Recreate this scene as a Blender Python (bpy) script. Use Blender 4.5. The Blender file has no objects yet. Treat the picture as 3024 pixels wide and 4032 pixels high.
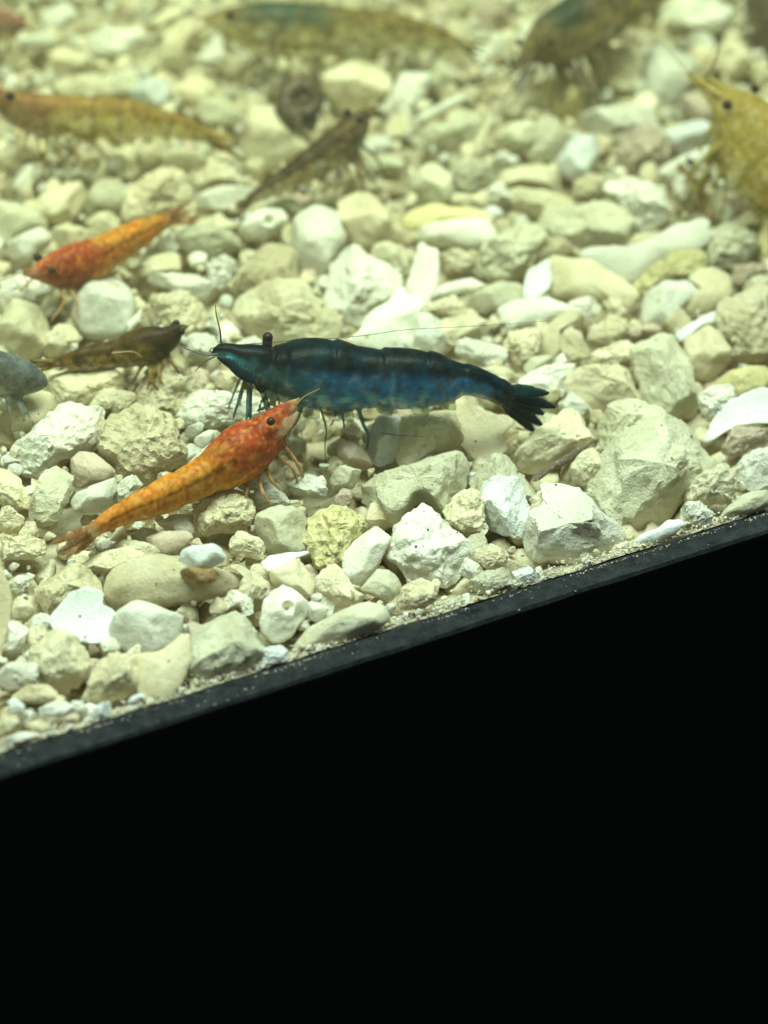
# Freshwater shrimp on crushed-coral gravel behind the black bottom rim of an aquarium.
# Everything is laid out in millimetres and scaled to metres (S) when meshes are made.
import bpy, math, random
import numpy as np
from mathutils import Vector, noise, kdtree

S = 0.001
rnd = random.Random(7)
scene = bpy.context.scene
col = scene.collection

# ---------------------------------------------------------------- camera
HFOV = math.radians(14.8)
YAW, PITCH = math.radians(25.2), math.radians(40.0)
FH = Vector((math.sin(YAW), math.cos(YAW), 0))                      # heading on the ground
CF = FH * math.cos(PITCH) - Vector((0, 0, math.sin(PITCH)))         # looking direction
CR = Vector((math.cos(YAW), -math.sin(YAW), 0))
CU = CR.cross(CF)
FPX = 1512 / math.tan(HFOV / 2)
CAM = -(CF - CU * (464 / FPX)) * 212.0                              # the rim edge passes below the middle
cd = bpy.data.cameras.new('camera')
cam = bpy.data.objects.new('camera', cd); col.objects.link(cam)
cd.sensor_fit = 'HORIZONTAL'; cd.angle = HFOV
cd.clip_start, cd.clip_end = 0.005, 5.0
cam.location = CAM * S
cam.rotation_euler = CF.to_track_quat('-Z', 'Y').to_euler()
cd.dof.use_dof = True
cd.dof.focus_distance = 0.219
cd.dof.aperture_fstop = 28
scene.camera = cam

# ---------------------------------------------------------------- dark room, aquarium lamp, exposure
world = bpy.data.worlds.new('World'); scene.world = world; world.use_nodes = True
bg = world.node_tree.nodes['Background']
bg.inputs[0].default_value = (0.36, 0.42, 0.37, 1); bg.inputs[1].default_value = 0.16
ld = bpy.data.lights.new('aquarium_lamp', 'AREA')
ld.shape = 'RECTANGLE'; ld.size = 0.30; ld.size_y = 0.09
ld.energy = 1.88; ld.color = (0.77, 1.0, 0.99)
lamp = bpy.data.objects.new('aquarium_lamp', ld); col.objects.link(lamp)
lamp.location = (0.015, 0.036, 0.28)
lamp.rotation_euler = (0, 0, 0)
scene.view_settings.view_transform = 'Standard'; scene.view_settings.look = 'None'
scene.view_settings.exposure = 0.0; scene.view_settings.gamma = 1.0
scene.render.engine = 'CYCLES'
scene.cycles.use_denoising = True
scene.cycles.use_adaptive_sampling = True; scene.cycles.adaptive_threshold = 0.02
scene.cycles.max_bounces = 10; scene.cycles.diffuse_bounces = 6; scene.cycles.transparent_max_bounces = 24
scene.cycles.volume_bounces = 1
scene.cycles.caustics_reflective = False; scene.cycles.caustics_refractive = False
# ---------------------------------------------------------------- helpers
SLOPE = 0.10
Z = Vector((0, 0, 1))
def bed_z(x, y):
    return SLOPE * y
def ray(px, py):
    return (CF + CR * ((px - 1512) / FPX) - CU * ((py - 2016) / FPX)).normalized()
def on_plane(px, py, P, N):
    d = ray(px, py)
    return CAM + d * ((P - CAM).dot(N) / d.dot(N))
BN = Vector((0, -SLOPE, 1)).normalized()
def on_bed(px, py, h=0.0):
    return on_plane(px, py, Vector((0, 0, h)), BN)
def mesh_obj(name, V, F, mat, origin=None, parent=None, smooth=True, sharp=None):
    """one mesh object; V in world mm, origin its world origin in mm (parent's origin for parts)"""
    V = np.asarray(V, dtype=float)
    o3 = np.array(origin if origin is not None else (0, 0, 0), dtype=float)
    me = bpy.data.meshes.new(name)
    me.from_pydata(((V - o3) * S).tolist(), [], F)
    me.materials.append(mat)
    if smooth:
        me.polygons.foreach_set('use_smooth', [True] * len(me.polygons))
        if sharp: me.set_sharp_from_angle(angle=sharp)
    ob = bpy.data.objects.new(name, me); col.objects.link(ob)
    if parent is not None: ob.parent = parent
    elif origin is not None: ob.location = Vector(origin) * S
    return ob
def tag(o, label=None, cat=None, group=None, kind=None):
    for k, v in (('label', label), ('category', cat), ('group', group), ('kind', kind)):
        if v: o[k] = v
    return o
def empty(name, loc):
    o = bpy.data.objects.new(name, None); col.objects.link(o)
    o.location = Vector(loc) * S; o.empty_display_size = 0.002
    return o

# ---------------------------------------------------------------- materials
def new_mat(name):
    m = bpy.data.materials.new(name); m.use_nodes = True
    nt = m.node_tree
    return m, nt, nt.nodes['Principled BSDF']
def node(nt, typ, **kw):
    n = nt.nodes.new(typ)
    for k, v in kw.items():
        if isinstance(k, str) and hasattr(n, k): setattr(n, k, v)
    return n
def mixrgb(nt, fac, a, b, blend='MIX'):
    n = nt.nodes.new('ShaderNodeMix'); n.data_type = 'RGBA'; n.blend_type = blend
    for sock, v in ((n.inputs['Factor'], fac), (n.inputs[6], a), (n.inputs[7], b)):
        if hasattr(v, 'links'): nt.links.new(v, sock)
        elif isinstance(v, (int, float)): sock.default_value = v
        else: sock.default_value = (*v, 1)
    return n.outputs[2]
def ramp(nt, src, p0, p1):
    n = nt.nodes.new('ShaderNodeMapRange'); n.clamp = True
    nt.links.new(src, n.inputs[0]); n.inputs[1].default_value = p0; n.inputs[2].default_value = p1
    return n.outputs[0]
def noise_tex(nt, vec, scale, detail=4, rough=.6, dist=0):
    n = nt.nodes.new('ShaderNodeTexNoise'); nt.links.new(vec, n.inputs['Vector'])
    n.inputs['Scale'].default_value = scale; n.inputs['Detail'].default_value = detail
    n.inputs['Roughness'].default_value = rough; n.inputs['Distortion'].default_value = dist
    return n.outputs['Fac']

def stone_material(name, base, dark, stain, stain_amt, rough, sss, bump, crumb=False, rand=True):
    m, nt, b = new_mat(name)
    tc = node(nt, 'ShaderNodeTexCoord'); oi = node(nt, 'ShaderNodeObjectInfo')
    add = node(nt, 'ShaderNodeVectorMath'); add.operation = 'ADD'
    nt.links.new(tc.outputs['Object'], add.inputs[0])
    mul = node(nt, 'ShaderNodeVectorMath'); mul.operation = 'SCALE'; mul.inputs[0].default_value = (1.3, .7, 2.1)
    nt.links.new(oi.outputs['Random'], mul.inputs['Scale']); nt.links.new(mul.outputs[0], add.inputs[1])
    v = add.outputs[0]
    n1 = noise_tex(nt, v, 340, 5, .62, .6)
    n2 = noise_tex(nt, v, 1500, 4, .7)
    n3 = noise_tex(nt, v, 5200, 3, .7)
    n4 = noise_tex(nt, v, 210, 3, .55, 1.2)
    c = mixrgb(nt, ramp(nt, n1, .38, .68), base, dark)
    st = node(nt, 'ShaderNodeMath'); st.operation = 'MULTIPLY'; st.inputs[1].default_value = stain_amt
    nt.links.new(ramp(nt, n4, .47, .66), st.inputs[0])
    c = mixrgb(nt, st.outputs[0], c, stain)
    sp = node(nt, 'ShaderNodeMath'); sp.operation = 'MULTIPLY'; sp.inputs[1].default_value = .45
    nt.links.new(ramp(nt, n2, .60, .74), sp.inputs[0])
    c = mixrgb(nt, sp.outputs[0], c, tuple(x * .55 for x in stain))
    wh = node(nt, 'ShaderNodeMath'); wh.operation = 'MULTIPLY'; wh.inputs[1].default_value = .5
    nt.links.new(ramp(nt, n3, .56, .70), wh.inputs[0])
    c = mixrgb(nt, wh.outputs[0], c, (.86, .84, .74))
    if rand:
        hs = node(nt, 'ShaderNodeHueSaturation'); nt.links.new(c, hs.inputs['Color'])
        mr = node(nt, 'ShaderNodeMapRange'); nt.links.new(oi.outputs['Random'], mr.inputs[0])
        mr.inputs[3].default_value = .84; mr.inputs[4].default_value = 1.1
        nt.links.new(mr.outputs[0], hs.inputs['Value'])
        c = hs.outputs[0]
    nt.links.new(c, b.inputs['Base Color'])
    b.inputs['Roughness'].default_value = rough
    b.inputs['Specular IOR Level'].default_value = .28
    b.inputs['Subsurface Weight'].default_value = sss
    b.inputs['Subsurface Radius'].default_value = (1.0, .8, .5)
    b.inputs['Subsurface Scale'].default_value = .0012
    hsum = node(nt, 'ShaderNodeMath'); hsum.operation = 'MULTIPLY_ADD'; hsum.inputs[1].default_value = .35
    nt.links.new(n3, hsum.inputs[0]); nt.links.new(n2, hsum.inputs[2])
    h = hsum.outputs[0]
    if crumb:
        vo = node(nt, 'ShaderNodeTexVoronoi'); vo.inputs['Scale'].default_value = 1500
        nt.links.new(v, vo.inputs['Vector'])
        ad = node(nt, 'ShaderNodeMath'); ad.operation = 'ADD'
        nt.links.new(vo.outputs['Distance'], ad.inputs[0]); nt.links.new(h, ad.inputs[1]); h = ad.outputs[0]
    bp = node(nt, 'ShaderNodeBump'); bp.inputs['Strength'].default_value = bump; bp.inputs['Distance'].default_value = .0003
    nt.links.new(h, bp.inputs['Height']); nt.links.new(bp.outputs[0], b.inputs['Normal'])
    return m

TONE = {  # base, darker mottling, stain, stain amount
    'W': ((.85, .84, .77), (.76, .74, .64), (.63, .58, .43), .30),
    'B': ((.82, .85, .85), (.73, .77, .77), (.66, .67, .62), .20),
    'C': ((.80, .74, .55), (.70, .62, .44), (.55, .46, .26), .40),
    'T': ((.73, .65, .47), (.61, .53, .36), (.45, .37, .21), .45),
    'G': ((.68, .66, .51), (.58, .55, .41), (.46, .42, .26), .45),
    'K': ((.74, .74, .67), (.63, .63, .56), (.55, .52, .43), .35),
    'Y': ((.72, .64, .36), (.63, .55, .29), (.46, .43, .17), .55),
    'P': ((.66, .55, .44), (.54, .44, .35), (.40, .31, .23), .45),
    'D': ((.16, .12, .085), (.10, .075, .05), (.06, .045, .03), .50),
    'N': ((.36, .24, .10), (.24, .15, .06), (.13, .08, .03), .50)}
MATS = {}
def stone_mat(tone, kind):
    key = tone + kind
    if key not in MATS:
        b, d, s, a = TONE[tone]
        MATS[key] = stone_material('stone_' + key, b, d, s, a, {'c': .78, 'r': .6, 's': .5, 'k': .88}[kind],
                                   {'c': 0, 'r': .15, 's': .25, 'k': 0}[kind], {'c': .9, 'r': .6, 's': .5, 'k': 1.0}[kind], kind == 'k')
    return MATS[key]
# ---------------------------------------------------------------- traced stones
# every line: view window, colour letter + kind letter, outline corner points in that window; the dark Ds sliver stands in for a shadow gap
WIN = {'A1': (0, 0, .610), 'A2': (1000, 0, .610), 'A3': (2012, 0, .610), 'B1': (0, 750, .610), 'B2': (1000, 700, .610),
       'B3': (2012, 800, .610), 'C1': (700, 1200, .4822), 'C2': (1400, 1250, .5124), 'C3': (150, 1500, .6932),
       'C4': (1250, 1600, .6028), 'C5': (2100, 1450, .557), 'C6': (0, 2150, .6028), 'C7': (900, 2000, .6028),
       'D1': (0, 1400, .6028), 'D2': (2000, 1900, .6172), 'D3': (0, 400, .6028), 'D4': (1600, 300, .6028), 'D8': (1900, 2000, .6775)}
STONES = '''
C4 Wc 440,930 500,850 520,790 590,710 680,600 740,650 810,720 830,760 920,820 960,880 1010,940 965,960 960,1020 920,1110 870,1140 700,1130 600,1110 520,1030 450,980 | pit 690,920 22
C4 Bc 1070,560 1090,520 1180,490 1330,480 1355,500 1350,560 1380,600 1395,650 1390,750 1330,850 1250,840 1150,800 1080,770 1075,650
C4 Ck 830,700 870,600 940,530 1000,540 1050,570 1070,640 1070,740 1110,790 1050,860 980,850 930,790 870,750
C4 Gc 240,600 300,480 420,380 600,370 750,280 900,280 980,300 1000,440 1010,500 860,600 820,700 700,590 640,620 540,760 400,740 330,650
C4 Gc 1000,500 1100,370 1190,305 1250,320 1330,430 1430,560 1440,610 1390,700 1250,680 1070,620
C7 Wr 750,380 770,250 830,200 900,140 970,110 1060,180 1010,270 980,370 880,480 800,490 750,410
C7 Yk 510,200 530,60 600,0 760,-20 860,40 930,120 770,240 740,380 640,380 590,370 540,270
C7 Gr 160,100 230,10 330,-20 430,10 500,60 520,180 500,270 400,300 260,300 190,170
C7 Cc 0,180 60,160 190,190 240,260 220,330 100,310 20,300
C7 Bs 220,360 280,310 400,295 500,285 515,300 430,330 340,390 260,410
C7 Cr 270,430 330,400 430,340 500,360 560,430 580,500 520,580 420,560 310,500
C7 Cc 580,480 620,430 700,350 740,400 790,480 820,560 830,600 680,650 640,600
C7 Wr 210,740 240,600 290,540 360,520 430,560 500,620 500,700 440,780 400,840 290,860 240,810 | pit 370,670 42
C7 Cc 30,320 80,310 190,370 250,440 290,510 240,600 200,700 130,720 90,640 60,560 110,430
C7 Gr 430,900 480,790 620,720 750,660 900,640 1010,660 1070,720 1050,790 900,880 700,930 560,940
C7 Kr 510,620 570,610 650,660 600,740 520,740
C7 Gr 870,540 950,440 1030,410 1100,460 1130,520 1060,600 980,580
C7 Tk 1090,600 1150,510 1290,470 1340,520 1340,600 1200,660 1110,650
C6 Gc 1240,740 1250,620 1370,480 1540,390 1580,470 1650,540 1729,700 1760,830 1640,860 1400,890 1280,840
C7 Bc 180,1020 240,930 340,900 400,940 420,990 300,1040
C6 Bs 330,500 400,390 470,310 560,280 680,310 650,390 720,410 755,470 720,560 640,630 520,610 400,570
C6 Kr 715,570 760,470 840,410 930,390 1040,430 1150,460 1200,510 1200,580 1100,650 1000,720 900,710 780,660
C6 Ts 900,720 1050,690 1190,590 1230,640 1230,760 1180,900 1080,990 950,1000 900,900
C6 Cc 160,760 200,680 280,600 370,550 470,580 550,650 570,730 550,810 510,900 430,970 350,960 300,850 180,800
C6 Wc 0,800 60,770 160,770 270,790 310,830 270,900 150,930 50,930 0,900
C6 Tc 50,950 150,920 300,900 380,940 420,980 330,1010 200,1020 100,1000
C6 Tc 600,830 640,740 760,700 880,740 900,800 890,930 820,980 720,1010 620,1000 550,1000
C6 Tc 180,220 210,180 330,200 430,130 540,140 700,190 690,260 690,340 560,290 480,310 400,400 330,470 280,410 210,320
C6 Tr 690,340 710,220 780,150 900,110 1060,70 1200,110 1380,90 1550,100 1605,190 1590,250 1480,300 1250,350 1150,370 1000,380 900,370 780,410
C6 Br 1150,90 1200,30 1300,0 1440,-20 1480,40 1450,100 1350,150 1220,150 | lift 3.4
C6 Nr 1170,170 1250,140 1400,150 1420,210 1330,260 1200,240 | lift 2.8
C6 Cc 500,130 600,60 780,20 900,10 1050,50 1000,90 800,140 680,170
C6 Ts -40,150 0,150 40,230 70,330 60,480 20,650 0,720 -60,600
C6 Cr 80,370 120,330 200,380 220,440 170,490 80,460
C6 Wc 60,500 130,490 190,530 150,660 130,740 50,740
C6 Cc 160,560 260,520 340,550 260,620 180,680
C6 Br 60,1010 110,1000 160,1040 150,1090 70,1090
C6 Kc 240,1050 330,1020 430,1020 500,1080 400,1110 260,1110
C6 Bc 590,1100 640,1030 720,1020 740,1080 680,1140 600,1140
C6 Bc 830,1000 920,960 940,1000 850,1050
C6 Kc 450,1020 520,1010 580,1060 520,1110
C6 Tc 180,1160 280,1130 330,1170 260,1210 170,1210
C6 Cc 0,1120 90,1110 130,1160 60,1230 0,1240
C6 Wc 30,1250 160,1210 260,1230 150,1290 30,1320
C6 Wc 1440,340 1550,280 1650,330 1660,430 1590,460 1570,390 1480,400
D2 Wc 200,20 240,0 330,20 440,0 500,60 560,140 650,220 740,300 735,360 700,430 600,490 450,500 280,500 140,490 120,400 140,270 160,220 210,170 260,110
C5 Gc 500,640 560,560 640,520 720,430 760,410 900,380 1010,340 1120,300 1210,340 1250,420 1230,480 1340,530 1350,580 1290,690 1180,780 1080,860 1070,900 1000,1010 930,1080 830,1140 700,1170 640,1130 540,1040 460,950 400,870 420,780 480,780
C5 Gk 450,420 500,330 560,260 650,220 760,230 850,290 960,330 980,350 860,400 740,420 640,520 540,560 470,540
C5 Tc 190,100 230,60 300,20 420,0 700,-20 720,60 770,200 650,220 560,260 500,310 430,270 330,220 250,150
B3 Gc 780,930 850,890 930,830 1010,810 1080,870 1110,930 1150,1070 1180,1180 1210,1300 1180,1400 1000,1380 860,1290 840,1160 790,1040
C5 Cc 0,480 100,400 180,320 250,260 330,250 360,330 420,420 440,480 380,540 270,590 150,680 20,730 -70,700 -120,600
C5 Cc 270,690 340,610 400,560 470,590 500,640 480,700 490,770 420,790 380,830 310,790
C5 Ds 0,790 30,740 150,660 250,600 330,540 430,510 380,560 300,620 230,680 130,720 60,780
C5 Bs 1230,490 1270,410 1330,300 1420,220 1540,170 1659,150 1720,160 1720,380 1659,380 1540,385 1440,400 1360,440 1290,490 1245,515
C5 Wk 1170,280 1190,190 1280,140 1380,125 1430,160 1430,220 1340,290 1280,350 1240,370
C5 Yr 1180,190 1280,100 1400,30 1520,0 1659,-30 1700,100 1659,150 1500,190 1440,220 1420,150 1330,130
C5 Pk 1350,600 1360,530 1430,430 1530,430 1620,440 1680,430 1680,520 1550,540 1480,600 1400,640
C5 Kc 1430,720 1490,620 1560,550 1659,530 1720,530 1720,840 1659,830 1560,860 1480,830 1440,790
C5 Ck 1080,890 1130,820 1210,760 1310,700 1380,720 1430,800 1420,880 1360,950 1270,950 1180,1000 1090,950
C5 Wk 1050,1000 1100,960 1220,970 1280,1020 1230,1090 1130,1110 1060,1080
C5 Bs 730,1220 800,1160 880,1150 950,1080 1040,1090 1080,1130 1000,1200 900,1240 760,1240
C5 Gr 1290,1060 1400,970 1530,880 1659,860 1720,900 1700,1000 1500,1050 1350,1100
B3 Tr 1130,900 1200,860 1280,800 1350,850 1410,930 1420,990 1340,1080 1260,1130 1180,1130 1140,1010
B3 Tk 1360,900 1330,780 1380,640 1500,590 1659,560 1720,700 1720,980 1659,990 1560,1010 1470,1060 1420,1030 1420,930
B3 Bs 1070,850 1150,780 1270,720 1340,690 1330,770 1230,800 1150,870 1110,890
B3 Kr 830,660 870,590 1000,510 1130,490 1190,495 1220,550 1180,590 1080,680 1000,800 930,810 840,740
B3 Ts 1140,490 1200,440 1290,420 1380,460 1420,540 1400,620 1300,680 1180,700 1080,720 1100,650 1220,550
B3 Yk 800,520 880,430 1000,350 1100,300 1220,330 1240,420 1150,490 1000,510 870,590 820,640
B3 Ts 240,370 300,350 420,370 520,370 620,440 700,490 780,550 800,600 740,690 640,620 520,620 400,610 260,600 220,500
B3 Ws 440,330 530,280 580,280 700,300 740,290 1000,190 1060,130 1080,170 1180,110 1250,130 1260,230 1200,300 1000,350 880,430 800,520 700,460 600,400 520,360
B3 Gk 1250,200 1330,160 1470,110 1540,180 1590,220 1570,320 1480,400 1380,430 1290,420 1240,330
B3 Cs 750,280 810,200 1000,180 900,240
B3 Bs 0,600 80,560 110,440 200,390 240,370 250,520 220,570 140,620 30,630
B3 Tc 250,230 320,220 380,270 410,330 300,360 240,340
B3 Ws -60,680 0,640 120,620 260,620 350,660 440,690 340,730 200,770 60,790 -50,770
B3 Wc 350,650 430,610 530,620 600,660 520,740 460,760 440,690
B3 Ts 170,960 200,860 270,760 360,700 440,700 440,760 340,790 310,850 330,930 280,990
B3 Tc 300,830 350,780 440,840 490,930 470,1000 400,1040 330,960
B3 Tc 490,870 560,780 640,710 740,760 740,840 690,900 600,930 520,950
B3 Tc 600,660 650,605 700,640 740,700 800,750 740,760 640,710
B3 Ck 440,1040 520,960 620,930 690,880 780,900 790,950 770,1020 640,1050 530,1070
B3 Pr 745,840 780,800 830,795 835,850 790,870
C2 Tk 1150,200 1200,100 1290,75 1420,110 1400,280 1270,410 1180,370
B3 Gc 70,1060 130,1000 230,980 310,1010 230,1060 120,1110
B3 Wc 70,1140 150,1090 320,1020 430,1020 435,1100 330,1160 320,1230 200,1210 80,1190
D4 Gc 880,960 940,850 1140,860 1250,820 1330,790 1400,850 1480,930 1500,1020 1430,1120 1290,1100 1150,1130 1060,1080 960,1020
D4 Wk 1290,720 1370,680 1480,710 1600,730 1659,720 1700,900 1659,980 1520,1000 1480,930 1400,850 1330,790
D4 Gk 430,1180 560,1070 660,990 740,960 860,970 890,1060 870,1130 800,1260 700,1300 560,1310 450,1260
D4 Cc 680,760 720,720 900,750 1050,790 1150,850 1100,870 960,850 900,930 860,940 700,850
D4 Cc 550,690 640,640 760,590 840,540 920,570 1020,620 1100,690 1080,740 990,750 850,720 740,700 680,720 600,720
D4 Ys 0,920 80,870 200,835 290,860 420,860 520,900 560,950 330,950 120,970 60,1010 10,990
D4 Wr 40,1030 100,970 280,960 440,940 540,950 590,1000 620,1050 560,1110 420,1120 250,1110 130,1090
D4 Bc 490,880 550,850 640,880 600,920 540,940
D4 Ck 300,820 330,770 430,780 540,730 570,800 500,860 380,850
D4 Ck 200,1160 290,1120 380,1150 430,1210 390,1270 240,1270
B2 Ws 1000,680 1070,430 1180,480 1190,600 1140,800 1000,800
D4 Tc 920,1160 950,1050 1050,1070 1100,1170 1000,1190
D4 Br 1000,560 1070,440 1130,360 1240,400 1240,500 1180,640 1080,670 1010,610
D4 Gc 860,280 900,250 1010,300 1050,380 980,520 860,560 790,530 860,430
D4 Gr 590,380 680,310 800,300 870,350 860,440 760,500 640,480
D4 Wc 1150,270 1260,220 1500,190 1560,190 1620,270 1640,330 1460,330 1400,380 1250,400 1180,350
D4 Pk 1390,460 1430,370 1550,320 1659,330 1720,400 1700,560 1560,620 1480,640 1400,560
D4 Tk 1100,700 1180,650 1280,650 1300,720 1250,810 1180,830 1130,790
D4 Wr 10,310 60,270 200,200 330,130 400,100 420,130 330,190 200,250 60,330 | lift 1.0
D4 Gc 40,390 150,310 240,330 330,240 440,160 500,180 500,280 440,400 330,440 200,460 80,460
D4 Cs 470,520 430,440 500,330 540,270 560,300 520,400 500,500
D4 Wk 560,530 620,490 730,530 700,580 620,590
D4 Gk 300,620 420,540 560,590 560,700 420,760 320,740
D4 Gr 20,700 80,620 180,570 290,650 300,760 260,840 120,830 50,780
B2 Wc 440,780 500,690 490,540 540,470 650,430 740,490 840,570 950,620 970,690 880,770 760,860 730,930 620,930 520,860
B2 Ws 720,940 730,880 850,830 900,760 950,700 970,760 1020,790 1100,810 1080,860 1000,930 980,1000 1000,1110 800,1100 600,1050 690,990
B2 Kr 1000,960 1040,900 1120,885 1190,920 1220,1010 1260,1090 1200,1130 1080,1110 1010,1070 995,1010
B2 Cc 1190,920 1300,910 1440,890 1520,920 1500,1000 1450,1080 1350,1060 1270,1090 1220,1010
C2 Wk 750,250 790,190 860,165 910,190 1020,210 1100,220 1150,290 1140,360 1060,380 960,370 880,340
C2 Cc 920,370 1050,380 1190,400 1270,440 1240,520 1150,480 1020,430
B2 Wr 0,230 50,210 180,200 215,290 190,360 80,380 0,390 -60,400 -80,310 | pit 90,290 40
B2 Wr 250,300 300,240 420,200 510,180 555,220 550,330 580,420 540,480 480,560 400,680 330,700 290,600 260,480
B2 Tc 0,470 100,440 220,400 250,450 270,560 300,680 180,710 0,740 -80,720 -60,560
B2 Cc -130,760 0,720 170,700 320,700 400,780 500,850 550,940 530,1040 400,1060 200,1060 0,1080 -60,950 -130,850
B2 Tr 540,130 640,110 720,105 820,180 880,240 990,260 1010,340 1050,420 900,420 730,440 640,430 620,350 560,280
B2 Cc 730,440 830,405 900,440 960,430 1010,560 1000,620 900,590 820,540
B2 Ws 1180,720 1250,680 1400,650 1480,690 1420,730 1300,750 1200,760
B2 Gr 1320,820 1450,740 1550,680 1659,640 1720,640 1720,820 1500,880 1400,880
B2 Ck 1080,820 1200,800 1290,760 1370,850 1370,900 1200,910 1110,880
B2 Gc 20,180 100,120 220,130 340,190 300,230 200,220
B1 Wr 50,330 100,270 200,230 310,240 330,330 250,400 200,450 60,440 40,400
B1 Wc 0,560 80,560 200,580 300,610 400,680 300,720 150,700 0,720 -60,640
B1 Cr 0,860 60,760 140,710 250,730 310,800 320,900 300,1000 260,1070 100,1060 0,1040 -60,950
B1 Cc 320,940 360,850 460,820 500,900 500,980 400,1040 320,1070 280,1060
B1 Kr 470,720 560,610 680,540 740,510 820,580 850,700 860,860 820,920 700,940 560,920 490,830
B1 Cc 800,530 900,480 960,440 1100,390 1180,400 1200,480 1140,540 1000,560 900,540
B1 Wk 900,440 1000,330 1080,250 1150,330 1140,400 1000,440
B1 Wr 1210,430 1270,390 1330,400 1330,480 1240,490
B1 Wc 900,540 1050,540 1200,540 1330,570 1380,650 1300,680 1150,650 1000,610 920,590
B1 Wk 1340,480 1440,430 1520,430 1510,540 1440,640 1370,640 | pit 1405,525 26
B1 Tk 950,750 1050,650 1180,640 1300,720 1350,800 1300,900 1200,960 1150,930 1000,850
B1 Ws 820,860 920,760 900,850 830,910
B1 Wc 1165,970 1250,930 1370,930 1420,980 1370,1030 1240,1100 1190,1050
D1 Cc 290,230 320,170 315,95 420,75 600,90 750,110 830,190 760,260 700,250 620,270 560,320 440,340 390,320 350,270
D3 Cr 180,700 300,600 400,540 500,500 580,560 570,640 500,740 400,780 300,770
D3 Gr 560,700 600,600 680,510 760,485 830,510 860,560 830,640 790,720 680,720 600,740
D3 Tk 780,600 880,530 1000,470 1100,440 1220,460 1260,540 1250,640 1150,690 1050,740 900,800 820,790 790,720
D3 Cr 560,800 620,740 720,715 790,740 790,800 720,850 600,840
D3 Wr 1250,640 1350,580 1480,560 1640,570 1600,620 1500,700 1400,700 1290,680
D3 Wc 90,520 110,440 200,410 300,390 300,430 240,500 180,580 120,590
D3 Kr 700,400 740,350 810,345 830,400 790,460 720,450
D3 Cc 1000,350 1100,310 1280,300 1330,350 1260,440 1100,430 1010,400
D3 Cc 330,820 450,800 560,840 720,860 600,900 480,930 360,960 330,900
D3 Gr 0,640 120,690 260,760 340,820 200,830 100,870 40,940 0,950 -60,800
D3 Ck 1290,470 1400,400 1500,420 1620,520 1600,560 1450,560 1300,560
D3 Gc 1150,930 1160,810 1300,800 1480,830 1600,830 1560,930 1500,1010 1380,1020 1250,990
D3 Cc 1380,790 1500,770 1560,810 1500,830 1400,830
D1 Cr 0,400 60,300 140,270 230,235 320,260 390,330 400,360 330,420 260,470 120,480 0,500 -60,450
D1 Wk 90,640 120,570 200,540 270,470 350,420 360,380 410,345 530,350 660,345 690,400 640,440 640,520 590,600 490,650 400,650 330,720 270,800 220,800 180,720 110,690
D1 Tk 650,560 640,450 700,400 790,390 880,355 1000,370 1110,390 1170,470 1160,550 1210,620 1220,680 1100,760 960,800 800,800 720,700 670,640
D1 Gc 150,1090 170,1010 240,890 280,790 340,720 450,730 470,780 440,900 400,1000 350,1080 240,1120
D1 Cc 0,720 60,740 130,810 190,920 200,980 100,1000 0,970 -60,850
D1 Pr 470,680 520,630 600,640 680,700 760,770 700,810 600,830 500,870 450,830
D1 Kr 460,950 540,870 640,810 750,800 780,850 740,930 680,1010 600,1030 490,1000
D1 Wc 720,930 770,850 880,770 950,810 920,860 830,940 740,990
D1 Tc 0,990 60,990 150,1060 140,1130 60,1170 0,1150
D1 Ck 0,1160 80,1200 200,1190 280,1220 290,1290 180,1330 0,1330
D1 Cc 610,270 690,205 760,230 780,280 720,340 640,350 560,330
D1 Cc 730,290 800,210 880,190 880,290 820,370 720,380
D1 Tk 880,200 940,130 1080,110 1200,160 1300,170 1350,260 1220,290 1200,400 1080,380 950,360 890,300
D1 Wk 1220,300 1340,230 1420,225 1480,265 1600,260 1719,300 1700,400 1560,440 1420,450 1300,460 1180,470 1160,400
D1 Cc 1390,140 1440,100 1560,105 1510,160 1540,200 1490,220 1410,190
D1 Wc 1560,170 1640,145 1630,180 1580,195
D1 Kr 1250,560 1350,490 1440,470 1410,520 1340,600 1280,590
D1 Kr 1200,600 1250,580 1310,600 1300,650 1220,690
D1 Ws 1340,600 1440,520 1400,600 1260,690 1230,700
D1 Cs 720,1200 770,1120 810,1100 830,1200 780,1220
D1 Wc 850,1220 870,1160 950,1120 1040,1140 1000,1180 960,1220
D1 Ps 960,1190 1080,1150 1220,1150 1260,1190 1180,1260 1080,1300 1010,1260
D1 Wc 1040,1090 1130,1050 1240,1020 1260,1120 1240,1160 1100,1150
D1 Tk 1250,1030 1400,930 1560,890 1650,970 1640,1090 1540,1130 1400,1140 1280,1170
D1 Cc 640,1310 720,1230 830,1210 980,1240 1050,1300 900,1340
C4 Pr 110,270 150,230 230,240 310,300 370,390 300,430 220,410 150,340
C4 Bc 330,330 325,280 350,170 390,90 560,60 570,150 530,230 520,300 535,350 460,370 380,375
C4 Cc 570,80 680,60 800,60 890,50 920,150 960,280 900,280 760,280 620,390 540,350 530,230
C4 Ts 900,150 910,60 930,0 970,-20 1010,10 1150,50 1290,80 1200,190 1240,270 1180,310 1110,350 1020,320 950,250
C4 Tc 150,200 210,70 300,170 290,220 200,220
C4 Gr 80,470 160,390 280,420 240,520 180,560 80,540
C4 Wc -20,450 30,450 60,510 40,550 -20,570
C3 Wc 1400,580 1540,500 1630,600 1640,640 1560,650 1440,640
C3 Kc 1210,640 1340,570 1420,640 1450,670 1300,700 1230,690
C4 Wc 920,1080 970,990 1080,1060 1080,1110 1000,1130
C4 Tk 980,950 1120,920 1230,950 1240,1030 1100,1060 1020,1000
C4 Gc 1060,1100 1230,1060 1280,1160 1100,1220 950,1180
C4 Bc 1270,1080 1380,1050 1450,1120 1330,1170
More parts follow.
